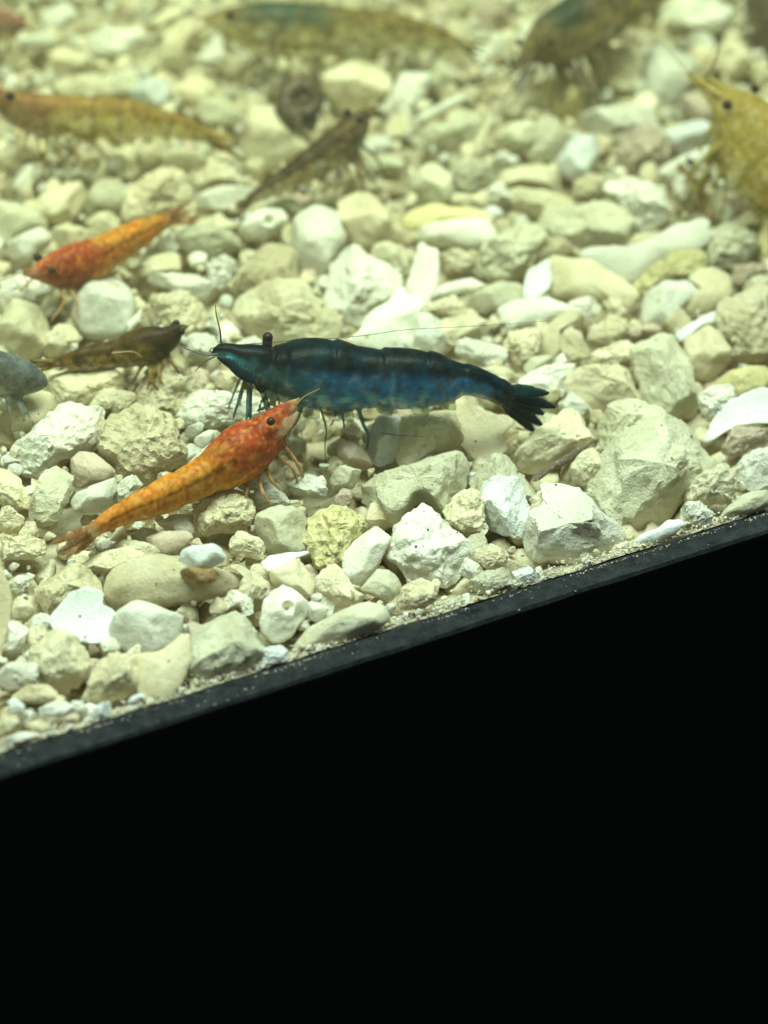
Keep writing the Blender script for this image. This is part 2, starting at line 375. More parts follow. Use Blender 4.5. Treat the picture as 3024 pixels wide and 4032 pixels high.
A1 Wc 130,270 200,220 320,210 360,260 260,310 140,300
A1 Cc 280,560 380,500 500,510 640,470 760,580 600,620 400,610
A1 Gc 620,530 700,470 860,460 960,500 800,600 680,600
A1 Bc 800,600 880,540 1000,500 1110,520 1110,600 1020,680 900,640
A1 Cr 1110,530 1250,490 1380,540 1450,620 1360,700 1200,670 1110,600
A1 Wc 570,220 700,210 870,180 960,280 880,350 720,400 640,380 590,300
A1 Cc 300,340 420,310 560,370 500,430 350,420
A1 Wc 1260,380 1330,320 1430,290 1440,380 1380,430 1290,420
A1 Cc 1230,200 1280,110 1440,80 1500,160 1380,220 1260,290
A1 Cc 900,180 1080,60 1200,50 1120,130 960,240
A1 Cc 960,420 1050,280 1180,130 1250,130 1200,260 1150,420 1000,470
A1 Kr 250,130 300,40 420,20 500,100 400,180 280,180
A1 Gr 1240,700 1300,660 1450,640 1560,720 1480,800 1330,790
A2 Cr 0,690 60,670 130,660 220,700 310,760 370,850 350,930 280,1000 150,1070 40,1080 -50,1000 -60,850
A2 Cr 430,440 520,390 680,370 800,420 870,510 860,590 700,700 560,720 480,600
A2 Wc 850,640 920,560 960,480 1060,380 1130,370 1130,500 1090,620 1000,680 1050,720 930,790 830,720
A2 Wk 720,920 780,880 870,900 890,970 800,1010 730,980
A2 Gc 680,1040 760,1010 900,1000 1020,1040 960,1110 800,1130 700,1110
A2 Cc 540,1180 620,1150 820,1170 960,1170 880,1220 700,1230 560,1220
A3 Kr 860,420 900,330 1000,280 1160,330 1200,400 1150,470 1130,600 1020,680 950,750 890,650
A3 Pr 1110,640 1180,610 1280,640 1360,700 1330,770 1200,800 1130,720
A3 Ck 600,340 720,310 830,380 820,520 760,600 640,590 540,520 520,420
A3 Yr 220,520 330,480 430,490 480,560 470,660 400,740 290,730 220,640
A3 Bc 990,820 1060,770 1200,790 1380,860 1400,930 1250,960 1100,1000 1050,900
A3 Wc 870,1140 1000,1060 1130,1000 1290,940 1350,990 1200,1080 1020,1170
A3 Wc 940,60 1100,0 1300,0 1450,50 1450,160 1300,200 1130,150 1000,120
A3 Wc 1100,290 1180,220 1260,200 1320,290 1250,330
A3 Cc 1330,300 1420,230 1520,300 1600,440 1480,500 1340,440
A3 Cc 1480,1400 1570,1350 1660,1360 1700,1450 1600,1500 1480,1480
B3 Pk 1420,490 1430,420 1560,400 1659,390 1680,440 1560,470 1500,520 1440,530
B3 Gc 1500,540 1560,480 1659,450 1700,540 1600,570 1520,580
B3 Yc 1600,230 1659,60 1700,60 1700,390 1590,390
A2 Pc 1430,30 1520,0 1650,0 1640,110 1500,190 1420,130
A2 Gc 1150,400 1260,380 1320,450 1260,560 1240,640 1180,640 1130,560
'''
# ---------------------------------------------------------------- aquarium: rim, ledge, glass
def plain_mat(name, colr, rough=.5, spec=.4):
    m, nt, b = new_mat(name)
    b.inputs['Base Color'].default_value = (*colr, 1); b.inputs['Roughness'].default_value = rough
    b.inputs['Specular IOR Level'].default_value = spec
    return m, nt, b
def rim_material():
    m, nt, b = new_mat('black_plastic')
    g = node(nt, 'ShaderNodeNewGeometry'); tc = node(nt, 'ShaderNodeTexCoord')
    sx = node(nt, 'ShaderNodeSeparateXYZ'); nt.links.new(g.outputs['Normal'], sx.inputs[0])
    up = ramp(nt, sx.outputs['Z'], .25, .95)                      # dust settles on faces that look up
    d1 = noise_tex(nt, tc.outputs['Object'], 1100, 6, .75, .3); d2 = noise_tex(nt, tc.outputs['Object'], 3600, 3, .8)
    mu = node(nt, 'ShaderNodeMath'); mu.operation = 'MULTIPLY'
    nt.links.new(up, mu.inputs[0]); nt.links.new(ramp(nt, d1, .35, .7), mu.inputs[1])
    c = mixrgb(nt, mu.outputs[0], (.007, .009, .011), (.034, .039, .041))
    mu2 = node(nt, 'ShaderNodeMath'); mu2.operation = 'MULTIPLY'
    nt.links.new(up, mu2.inputs[0]); nt.links.new(ramp(nt, d2, .62, .75), mu2.inputs[1])
    c = mixrgb(nt, mu2.outputs[0], c, (.10, .095, .09))
    nt.links.new(c, b.inputs['Base Color']); b.inputs['Roughness'].default_value = .6; b.inputs['Specular IOR Level'].default_value = .08
    bp = node(nt, 'ShaderNodeBump'); bp.inputs['Strength'].default_value = .5; bp.inputs['Distance'].default_value = .0002
    nt.links.new(d2, bp.inputs['Height']); nt.links.new(bp.outputs[0], b.inputs['Normal'])
    return m
RIM = rim_material()
def extrude_x(profile, x0, x1, nx, wob=0.0):
    V, F = [], []
    n = len(profile)
    for i in range(nx + 1):
        x = x0 + (x1 - x0) * i / nx
        for j, (y, z) in enumerate(profile):
            w = wob * noise.noise(Vector((x * .35, j * 3.7, 1.3))) if wob else 0
            V.append((x, y + w * .6, z + w))
    for i in range(nx):
        for j in range(n):
            a, b2 = i * n + j, i * n + (j + 1) % n
            F.append((a, b2, b2 + n, a + n))
    F.append(tuple(range(n - 1, -1, -1))); F.append(tuple(nx * n + j for j in range(n)))
    return V, F
tank = tag(empty('aquarium', (0, -2, -60)), 'black plastic bottom rim of the aquarium with a dusty grey ledge along the gravel', 'aquarium')
TO = (0, -2, -60)
# front frame below the ledge: tall black face, rounded lip, dusty flat ledge on top
V, F = extrude_x([(-2.05, -60), (-2.05, -1.0), (-1.97, -.55), (-1.78, -.33), (-1.55, -.27), (-.10, -.24), (-.045, -.24), (-.045, -60)], -150, 190, 400, .05)
mesh_obj('frame_rim', V, F, RIM, TO, tank, sharp=.5)
gm, gnt, gb = new_mat('clear_glass')
gt = node(gnt, 'ShaderNodeBsdfTransparent'); gnt.nodes.remove(gb)
gnt.links.new(gt.outputs[0], gnt.nodes['Material Output'].inputs['Surface'])
V, F = extrude_x([(-.16, -50), (-.16, 45), (-.06, 45), (-.06, -50)], -150, 190, 1)
mesh_obj('glass_pane', V, F, gm, TO, tank, smooth=False)

# ---------------------------------------------------------------- bed below the stones
bedm = stone_material('bed_silt', (.62, .56, .42), (.48, .42, .30), (.3, .25, .16), .5, .9, 0, .8, True, False)
gx, gy = np.linspace(-150, 190, 120), np.linspace(.1, 260, 90)
V = [(x, y, bed_z(x, y) - 3.0 + 2.75 * math.exp(-(y / 2.6) ** 2) + (.25 + .3 * min(1, y / 5)) * noise.noise(Vector((x * .3, y * .3, 0)))) for y in gy for x in gx]
F = [(j * 120 + i, j * 120 + i + 1, (j + 1) * 120 + i + 1, (j + 1) * 120 + i) for j in range(89) for i in range(119)]
tag(mesh_obj('gravel_bed', V, F, bedm), kind='structure')

# ---------------------------------------------------------------- stones
def resample(P, M):
    P = np.asarray(P); Q = np.vstack([P, P[:1]])
    d = np.r_[0, np.cumsum(np.hypot(*np.diff(Q, axis=0).T))]
    t = np.linspace(0, d[-1], M, endpoint=False)
    return np.c_[np.interp(t, d, Q[:, 0]), np.interp(t, d, Q[:, 1])]
def smooth_loop(P, it):
    for _ in range(it): P = .5 * P + .25 * (np.roll(P, 1, 0) + np.roll(P, -1, 0))
    return P
def nz(V, f, seed):
    return np.array([noise.noise(Vector((v[0] * f + seed, v[1] * f - seed, v[2] * f + 2 * seed))) for v in V])
def ring_faces(M, R):
    F = []
    for r in range(R - 1):
        for i in range(M):
            j = (i + 1) % M
            F.append((r * M + i, r * M + j, (r + 1) * M + j, (r + 1) * M + i))
    a, b = R * M, R * M + 1
    for i in range(M):
        j = (i + 1) % M
        F.append((a, j, i)); F.append((b, (R - 1) * M + i, (R - 1) * M + j))
    return F
def stone_body(L, kind, r, pit=None, fine=1.0):
    """L: outline in the stone's own flat plane (mm, centred). Returns local verts (a, b, depth) and faces."""
    L = np.asarray(L, float)
    area = .5 * abs(np.dot(L[:, 0], np.roll(L[:, 1], 1)) - np.dot(L[:, 1], np.roll(L[:, 0], 1)))
    if np.dot(L[:, 0], np.roll(L[:, 1], -1)) - np.dot(L[:, 1], np.roll(L[:, 0], -1)) < 0: L = L[::-1]
    M = int((72 if pit else 46) * fine)
    O = smooth_loop(resample(L, M), {'c': 1, 'k': 1, 's': 1, 'r': 2}[kind])
    ev = np.linalg.eigvalsh(np.cov(O.T)); hm = 1.5 * math.sqrt(max(ev[0], .01)); R0 = math.sqrt(area / math.pi)
    hm = max(hm, .35 * R0)
    seed = r.uniform(0, 60)
    if kind == 's':
        rad = [1, .985, .86, .68, .46, .22]; th = min(.22, .12 * hm + .08); up = r.choice((1, 1, 1, -.7)) * .26 * hm
        rows = [(x, up * (1 - x * x) + th * (1 - x ** 6) + .03 * hm * math.sin(x * 26)) for x in rad[1:]][::-1] + [(1, 0)] + [(x, up * (1 - x * x) - th) for x in rad[1:]]
        V = [(O[i, 0] * q, O[i, 1] * q, d) for q, d in rows for i in range(M)]
        V += [(0, 0, up + th), (0, 0, up - th)]
        V = np.array(V)
        V[:, 2] += .10 * hm * nz(V, .9 / R0, seed)
        V[:, :2] *= (1 + .08 * nz(V, 3.2 / R0, seed + 9) + .05 * nz(V, 8 / R0, seed + 3))[:, None]
        R = len(rows); T = th
    else:
        p = {'c': 3.8, 'k': 2.9, 'r': 2.7}[kind]; T = hm * {'c': .68, 'k': .78, 'r': .80}[kind]
        nf, nb = int((20 if pit else 11) * fine), 5
        th = [math.pi / 2 * (1 - (i + .6) / (nf + .6)) for i in range(nf)] + [0] + [-math.pi / 2 * (i + 1) / (nb + 1) for i in range(nb)]
        rows = [(math.cos(t) ** (2 / p), math.copysign(abs(math.sin(t)) ** (2 / p), t) * T * (1 if t > 0 else .8)) for t in th]
        V = [(O[i, 0] * q, O[i, 1] * q, d) for q, d in rows for i in range(M)]
        V += [(0, 0, T), (0, 0, -.8 * T)]
        V = np.array(V); R = len(rows)
        for _ in range({'c': 12, 'k': 6, 'r': 8}[kind]):
            a = r.uniform(0, 2 * math.pi); tl = r.uniform(.25, 1.5)
            m = np.array((math.cos(a) * tl, math.sin(a) * tl, r.uniform(.5, 1.0))); m /= np.linalg.norm(m)
            dd = V @ m; off = dd.max() * r.uniform(.62, .90)
            V -= np.outer(np.maximum(0, dd - off) * (.99 if kind == 'c' else .85), m)
        un = V / (np.linalg.norm(V, axis=1)[:, None] + 1e-6)
        a1, a2, f2 = {'c': (.12, .09, 4.2), 'k': (.18, .13, 5.0), 'r': (.12, .05, 3.8)}[kind]
        V = V + un * (hm * (a1 * nz(V, 1.25 / hm, seed) + a2 * nz(V, f2 / hm, seed + 5)))[:, None]
        if kind != 'r':
            V += un * (hm * (.05 if kind == 'c' else .075) * nz(V, 9.5 / hm, seed + 11))[:, None]
    if pit:
        (pa, pb), pr = pit
        d = np.hypot(V[:, 0] - pa, V[:, 1] - pb)
        k = np.clip(1 - d / (pr * 1.25), 0, 1); k = k * k * (3 - 2 * k)
        V[:, 2] -= np.where(V[:, 2] > -.1 * T, k * min(2.2 * pr, 1.1 * T), 0)
    return V, ring_faces(M, R), hm
NAME = {'c': 'gravel_stone', 'r': 'gravel_pebble', 's': 'shell_fragment', 'k': 'coral_chip'}
CAT = {'c': 'stone', 'r': 'pebble', 's': 'shell', 'k': 'coral'}
PIECES = []          # (object, centre, tone, kind, radius, aspect)
FOOT = []            # footprints on the bed
def clampy(V):
    """keep a piece behind the glass: squeeze its depth instead of cutting it"""
    V = np.array(V); lo, hi = V[:, 1].min(), V[:, 1].max()
    if lo < .06 and hi > .2: V[:, 1] = hi - (hi - V[:, 1]) * (hi - .06) / (hi - lo)
    return V
def traced(win, code, pts, pit=None, lift=0.0):
    ox, oy, k = WIN[win]
    P = [(ox + x * k, oy + y * k) for x, y in pts]
    tone, kind = code
    c = np.mean(resample(P, 60), axis=0)
    r = random.Random(int(c[0] * 7 + c[1] * 13))
    B = on_bed(*c)
    tc = (CAM - B).normalized()
    a = r.uniform(.55, .8)
    N = (tc * a + Z * (1 - a) + CR * r.uniform(-.15, .15)).normalized()
    B = B + tc * (lift + (.55 if kind == 's' else .2))
    U = (CR - N * CR.dot(N)).normalized(); W = N.cross(U)
    loc = lambda q: ((on_plane(q[0], q[1], B, N) - B).dot(U), (on_plane(q[0], q[1], B, N) - B).dot(W))
    L = [loc(q) for q in P]
    if pit:
        q = (ox + pit[0] * k, oy + pit[1] * k); pit = (loc(q), pit[2] * k * 212 / FPX)
    L = [(a * 1.10, b * 1.10) for a, b in L]
    V, F, hm = stone_body(L, kind, r, pit)
    Vw = np.array(B) + V[:, :1] * np.array(U) + V[:, 1:2] * np.array(W) + V[:, 2:] * np.array(N)
    o = mesh_obj(NAME[kind], clampy(Vw), F, stone_mat(tone, kind), tuple(B), sharp={'c': .36, 'k': .6, 's': .9, 'r': None}[kind])
    Lx = np.array(L); ev = np.linalg.eigvalsh(np.cov(resample(Lx, 40).T))
    PIECES.append((o, B, tone, kind, math.sqrt(ev.prod() ** .5) * 1.5, math.sqrt(ev[1] / max(ev[0], .001))))
    FOOT.append(np.array([tuple(on_bed(*q))[:2] for q in P]))
for ln in STONES.strip().splitlines():
    head, *ext = ln.split('|')
    w, code, *pts = head.split()
    pit, lift = None, 0.0
    for e in ext:
        e = e.split()
        if e[0] == 'lift': lift = float(e[1])
        else: pit = (*map(float, e[1].split(',')), float(e[2]))
    traced(w, code, [tuple(map(float, q.split(','))) for q in pts], pit, lift)

# loose stones that fill the gaps between the large ones, then the layers below and the bed around the view
def inside(poly, X, Y):
    r = np.zeros(len(X), bool)
    x1, y1 = poly[-1]
    for x2, y2 in poly:
        cr = ((y2 > Y) != (y1 > Y)) & (X < (x1 - x2) * (Y - y2) / (y1 - y2 + 1e-12) + x2)
        r ^= cr; x1, y1 = x2, y2
    return r
def project(x, y, z):
    d = Vector((x, y, z)) - CAM; w = d.dot(CF)
    return 1512 + d.dot(CR) / w * FPX, 2016 - d.dot(CU) / w * FPX
g = np.random.default_rng(3)
X, Y = g.uniform(-75, 110, 9000), g.uniform(.8, 175, 9000)
cov = np.zeros(len(X), bool)
for fp in FOOT: cov |= inside(fp, X, Y)
taken = []
for x, y, cv in zip(X, Y, cov):
    if len(taken) >= 190: break
    u, v = project(x, y, bed_z(x, y))
    if cv or not (-60 < u < 3084 and -60 < v < 2960): continue
    if any((x - a) ** 2 + (y - b) ** 2 < 2.1 ** 2 for a, b in taken): continue
    taken.append((x, y))
    rr = random.Random(int(x * 977 + y * 131))
    kind = rr.choice('ccckkrs'); tone = rr.choice('WWWCCTTGKP')
    R = rr.uniform(.7, 1.7) * (.7 if y < 4 else 1)
    B = Vector((x, max(y, R * .8), bed_z(x, y) - rr.uniform(.1, 1.0)))
    N = Vector((rr.uniform(-.5, .5), rr.uniform(-.9, .1), 1)).normalized()
    U = N.orthogonal().normalized(); W = N.cross(U)
    n = rr.randint(4, 7); e = rr.uniform(.5, 1)
    L = [(R * rr.uniform(.7, 1.25) * math.cos(2 * math.pi * i / n), e * R * rr.uniform(.75, 1.15) * math.sin(2 * math.pi * i / n)) for i in range(n)]
    V, F, hm = stone_body(L, kind, rr, None, .75)
    Vw = np.array(B) + V[:, :1] * np.array(U) + V[:, 1:2] * np.array(W) + V[:, 2:] * np.array(N)
    o = mesh_obj(NAME[kind], clampy(Vw), F, stone_mat(tone, kind), tuple(B), sharp={'c': .36, 'k': .6, 's': .9, 'r': None}[kind])
    PIECES.append((o, B, tone, kind, R, 1 / e))
# the uncountable rest
protos = []
for q in range(6):
    rr = random.Random(40 + q); n = 7
    L = [(rr.uniform(.75, 1.15) * math.cos(2 * math.pi * i / n), rr.uniform(.6, 1.0) * math.sin(2 * math.pi * i / n)) for i in range(n)]
    V, F, hm = stone_body(L, 'c', rr, None, .3)
    protos.append((V, F))
coarse = []
for q in range(6):
    rr = random.Random(80 + q); n = 6
    L = [(rr.uniform(.75, 1.15) * math.cos(2 * math.pi * i / n), rr.uniform(.6, 1.0) * math.sin(2 * math.pi * i / n)) for i in range(n)]
    coarse.append(stone_body(L, 'c', rr, None, .22)[:2])
def scatter(name, label, items, mat, protos=protos):
    VV, FF, nb = [], [], 0
    for (x, y, z, R, sd) in items:
        rr = random.Random(sd); V, F = protos[sd % 6]
        ax = Vector((rr.gauss(0, 1), rr.gauss(0, 1), rr.gauss(0, 1))).normalized()
        from mathutils import Matrix
        Mx = np.array(Matrix.Rotation(rr.uniform(0, 6.28), 3, ax))
        W = (V * R) @ Mx.T + np.array((x, y, z))
        VV.append(clampy(W)); FF += [tuple(i + nb for i in f) for f in F]; nb += len(V)
    o = mesh_obj(name, np.vstack(VV), FF, mat, sharp=.6)
    return tag(o, label, 'gravel', kind='stuff')
under, around = {'C': [], 'T': [], 'P': []}, []
k = 0
for x in np.arange(-75, 112, 2.5):
    for y in np.arange(1.0, 175, 2.5):
        k += 1
        x2, y2 = x + g.uniform(-1, 1), y + g.uniform(-.9, 1)
        u, v = project(x2, y2, bed_z(x2, y2))
        seen = -350 < u < 3374 and -500 < v < 3100
        if not seen: continue
        R = g.uniform(1.0, 2.0)
        if True:
            under['CTP'[int(g.choice(3, p=(.5, .4, .1)))]].append((x2, max(y2, R * .6), bed_z(x2, y2) - g.uniform(1.7, 2.9), R * 1.1, k))
scatter('gravel_below', 'cream gravel in the layer beneath the surface stones', under['C'], stone_mat('C', 'c'))
scatter('gravel_below', 'tan gravel in the layer beneath the surface stones', under['T'], stone_mat('T', 'c'))
scatter('gravel_below', 'pinkish brown gravel in the layer beneath the surface stones', under['P'], stone_mat('P', 'c'))
for x in np.arange(-145, 186, 3.5):
    for y in np.arange(1.5, 255, 3.5):
        k += 1
        x2, y2 = x + g.uniform(-1.4, 1.4), y + g.uniform(-1.2, 1.4)
        u, v = project(x2, y2, bed_z(x2, y2))
        if -60 < u < 3084 and v > -60: continue
        R = g.uniform(1.7, 3.0)
        around.append((x2, max(y2, R), bed_z(x2, y2) - g.uniform(.2, 1.6), R, k))
for q, (tn, lab) in enumerate((('C', 'cream'), ('T', 'tan'), ('W', 'white'))):
    scatter('gravel_around', f'loose {lab} gravel of the bed around the shrimp', around[q::3], stone_mat(tn, 'k'), coarse)
# small angular rubble lodged in the gaps between the larger pieces
X, Y = g.uniform(-60, 95, 16000), g.uniform(.5, 150, 16000)
cov = np.zeros(len(X), bool)
for fp in FOOT: cov |= inside(fp, X, Y)
rub = {'W': [], 'C': [], 'T': [], 'K': []}
for i, (x, y) in enumerate(zip(X[~cov], Y[~cov])):
    u, v = project(x, y, bed_z(x, y))
    if not (-80 < u < 3104 and -80 < v < 3000): continue
    R = min(.95, math.exp(g.normal(-.75, .42)))
    rub['WCTK'[i % 4]].append((x, max(y, R * .9), bed_z(x, y) - g.uniform(-.15, 1.2), R, 30000 + i))
for tn, lab in (('W', 'white'), ('C', 'cream'), ('T', 'tan'), ('K', 'grey')):
    scatter('rubble', f'small angular {lab} rubble lodged between the larger stones', rub[tn], stone_mat(tn, 'c'))
# crumbs and grit piled along the glass and spilled specks on the ledge
grit = []
for i in range(2600):
    x = g.uniform(-45, 55); y = abs(g.normal(0, .6)) + .10
    grit.append((x, y, bed_z(x, y) - .22 - .1 * y + abs(g.normal(0, .12)), min(.4, math.exp(g.normal(-2.35, .55))), 5000 + i))
for q, (tn, lab) in enumerate((('W', 'white'), ('C', 'cream'), ('K', 'grey'), ('T', 'tan'))):
    scatter('grit', f'fine {lab} grit and crumbs gathered along the black rim', grit[q::4], stone_mat(tn, 'k'))
sp = []
for i in range(80):
    x, y = g.uniform(-45, 55), -.35 - abs(g.normal(0, 1.0)) % 1.65
    sp.append((x, y, -.27, abs(g.normal(0, .035)) + .025, 9000 + i))
for i in range(900):
    sp.append((g.uniform(-45, 55), -.19 - abs(g.normal(0, .13)), -.25, abs(g.normal(0, .03)) + .02, 40000 + i))
VV, FF, nb = [], [], 0
for (x, y, z, R, sd) in sp:
    V, F = coarse[sd % 6]; VV.append(V * R * (1.6, .8, .6) + (x, y, z)); FF += [tuple(i + nb for i in f) for f in F]; nb += len(V)
tag(mesh_obj('dust_specks', np.vstack(VV), FF, stone_mat('P', 'k')), 'tiny pale dust specks lying on the ledge of the black rim', 'dust', kind='stuff')
# ---------------------------------------------------------------- shrimp
def shrimp_material():
    m, nt, b = new_mat('shrimp_shell')
    at = node(nt, 'ShaderNodeAttribute'); at.attribute_name = 'col'
    tc = node(nt, 'ShaderNodeTexCoord')
    n1 = noise_tex(nt, tc.outputs['Object'], 1600, 4, .7)
    n2 = noise_tex(nt, tc.outputs['Object'], 4200, 2, .6)
    f = node(nt, 'ShaderNodeMapRange'); nt.links.new(n1, f.inputs[0]); f.inputs[1].default_value = .3; f.inputs[2].default_value = .7
    f.inputs[3].default_value = .68; f.inputs[4].default_value = 1.3
    mu = node(nt, 'ShaderNodeVectorMath'); mu.operation = 'SCALE'
    nt.links.new(at.outputs['Color'], mu.inputs[0]); nt.links.new(f.outputs[0], mu.inputs['Scale'])
    nt.links.new(mu.outputs[0], b.inputs['Base Color'])
    b.inputs['Roughness'].default_value = .36; b.inputs['Specular IOR Level'].default_value = .09
    b.inputs['Subsurface Weight'].default_value = .18
    b.inputs['Subsurface Radius'].default_value = (1.0, .8, .6); b.inputs['Subsurface Scale'].default_value = .0004
    bp = node(nt, 'ShaderNodeBump'); bp.inputs['Strength'].default_value = .22; bp.inputs['Distance'].default_value = .00015
    nt.links.new(n2, bp.inputs['Height']); nt.links.new(bp.outputs[0], b.inputs['Normal'])
    tr = node(nt, 'ShaderNodeBsdfTransparent'); tr.inputs[0].default_value = (.93, .92, .82, 1)
    mx = node(nt, 'ShaderNodeMixShader')
    va = node(nt, 'ShaderNodeMath'); va.operation = 'MULTIPLY_ADD'; va.inputs[1].default_value = .35; va.inputs[2].default_value = -.175
    nt.links.new(n1, va.inputs[0])
    ad = node(nt, 'ShaderNodeMath'); ad.operation = 'ADD'; ad.use_clamp = True
    nt.links.new(va.outputs[0], ad.inputs[0]); nt.links.new(at.outputs['Alpha'], ad.inputs[1])
    nt.links.new(ad.outputs[0], mx.inputs[0]); nt.links.new(tr.outputs[0], mx.inputs[1]); nt.links.new(b.outputs[0], mx.inputs[2])
    nt.links.new(mx.outputs[0], nt.nodes['Material Output'].inputs['Surface'])
    return m
SHELL = shrimp_material()
def eye_mat(name, c):
    m, nt, b = plain_mat(name, c, .4, .25)
    return m
EYE = eye_mat('eye_black', (.012, .010, .012)); EYEB = eye_mat('eye_brown', (.035, .018, .010)); EYEP = eye_mat('eye_purple', (.022, .018, .026))
FEEL = {}
def feeler_mat(c):
    if c not in FEEL: FEEL[c] = plain_mat('feeler', c, .5)[0]
    return FEEL[c]

def catmull(P, n):
    P = np.asarray(P, float); out = []
    Q = np.vstack([2 * P[0] - P[1], P, 2 * P[-1] - P[-2]])
    seg = len(P) - 1
    for i in range(n):
        t = i / (n - 1) * seg; k = min(int(t), seg - 1); t -= k
        a, b, c, d = Q[k:k + 4]
        out.append(.5 * (2 * b + (c - a) * t + (2 * a - 5 * b + 4 * c - d) * t * t + (3 * b - 3 * c + d - a) * t ** 3))
    return np.array(out)
def tube(path, radii, n=8):
    """closed tapered tube along a path (mm)"""
    path = [Vector(p) for p in path]; V, F = [], []
    for i, p in enumerate(path):
        t = (path[min(i + 1, len(path) - 1)] - path[max(i - 1, 0)]).normalized()
        u = t.orthogonal().normalized() if abs(t.z) > .95 else t.cross(Z).normalized()
        w = t.cross(u)
        for k in range(n):
            a = 2 * math.pi * k / n
            V.append(tuple(p + (u * math.cos(a) + w * math.sin(a)) * radii[i]))
    m = len(path)
    for i in range(m - 1):
        for k in range(n):
            F.append((i * n + k, i * n + (k + 1) % n, (i + 1) * n + (k + 1) % n, (i + 1) * n + k))
    F.append(tuple(range(n - 1, -1, -1))); F.append(tuple((m - 1) * n + k for k in range(n)))
    return V, F
def blade(a, b, wd, half, thick, n=14):
    """flat leaf from a to b, width direction wd"""
    a, b = Vector(a), Vector(b); t = (b - a); L = t.length; t.normalize()
    wd = (wd - t * wd.dot(t)).normalized(); nn = t.cross(wd)
    V, F, R = [], [], 10
    for i in range(R):
        f = (i + .25) / (R - .5); w = half * (math.sin(math.pi * min(f ** .62, 1)) ** .6 * .95 + .05)
        for k in range(n):
            q = 2 * math.pi * k / n
            V.append(tuple(a + t * (L * f) + wd * (w * math.cos(q)) + nn * (thick * .5 * math.sin(q))))
    for i in range(R - 1):
        for k in range(n):
            F.append((i * n + k, i * n + (k + 1) % n, (i + 1) * n + (k + 1) % n, (i + 1) * n + k))
    F.append(tuple(range(n - 1, -1, -1))); F.append(tuple((R - 1) * n + k for k in range(n)))
    return V, F
def ball(c, r, axis=None, stretch=1.0, nu=14, nv=9):
    c = Vector(c); V, F = [], []
    ax = Vector(axis).normalized() if axis is not None else Z
    u = ax.orthogonal().normalized(); w = ax.cross(u)
    for j in range(1, nv):
        th = math.pi * j / nv
        for i in range(nu):
            q = 2 * math.pi * i / nu
            V.append(tuple(c + ax * (r * stretch * math.cos(th)) + (u * math.cos(q) + w * math.sin(q)) * (r * math.sin(th))))
    for j in range(nv - 2):
        for i in range(nu):
            F.append((j * nu + i, (j + 1) * nu + i, (j + 1) * nu + (i + 1) % nu, j * nu + (i + 1) % nu))
    F.append(tuple(range(nu))); F.append(tuple((nv - 2) * nu + i for i in range(nu - 1, -1, -1)))
    return V, F
def mixc(a, b, t):
    t = min(1, max(0, t)); return tuple(x + (y - x) * t for x, y in zip(a, b))
def sstep(a, b, x):
    t = min(1, max(0, (x - a) / (b - a))); return t * t * (3 - 2 * t)

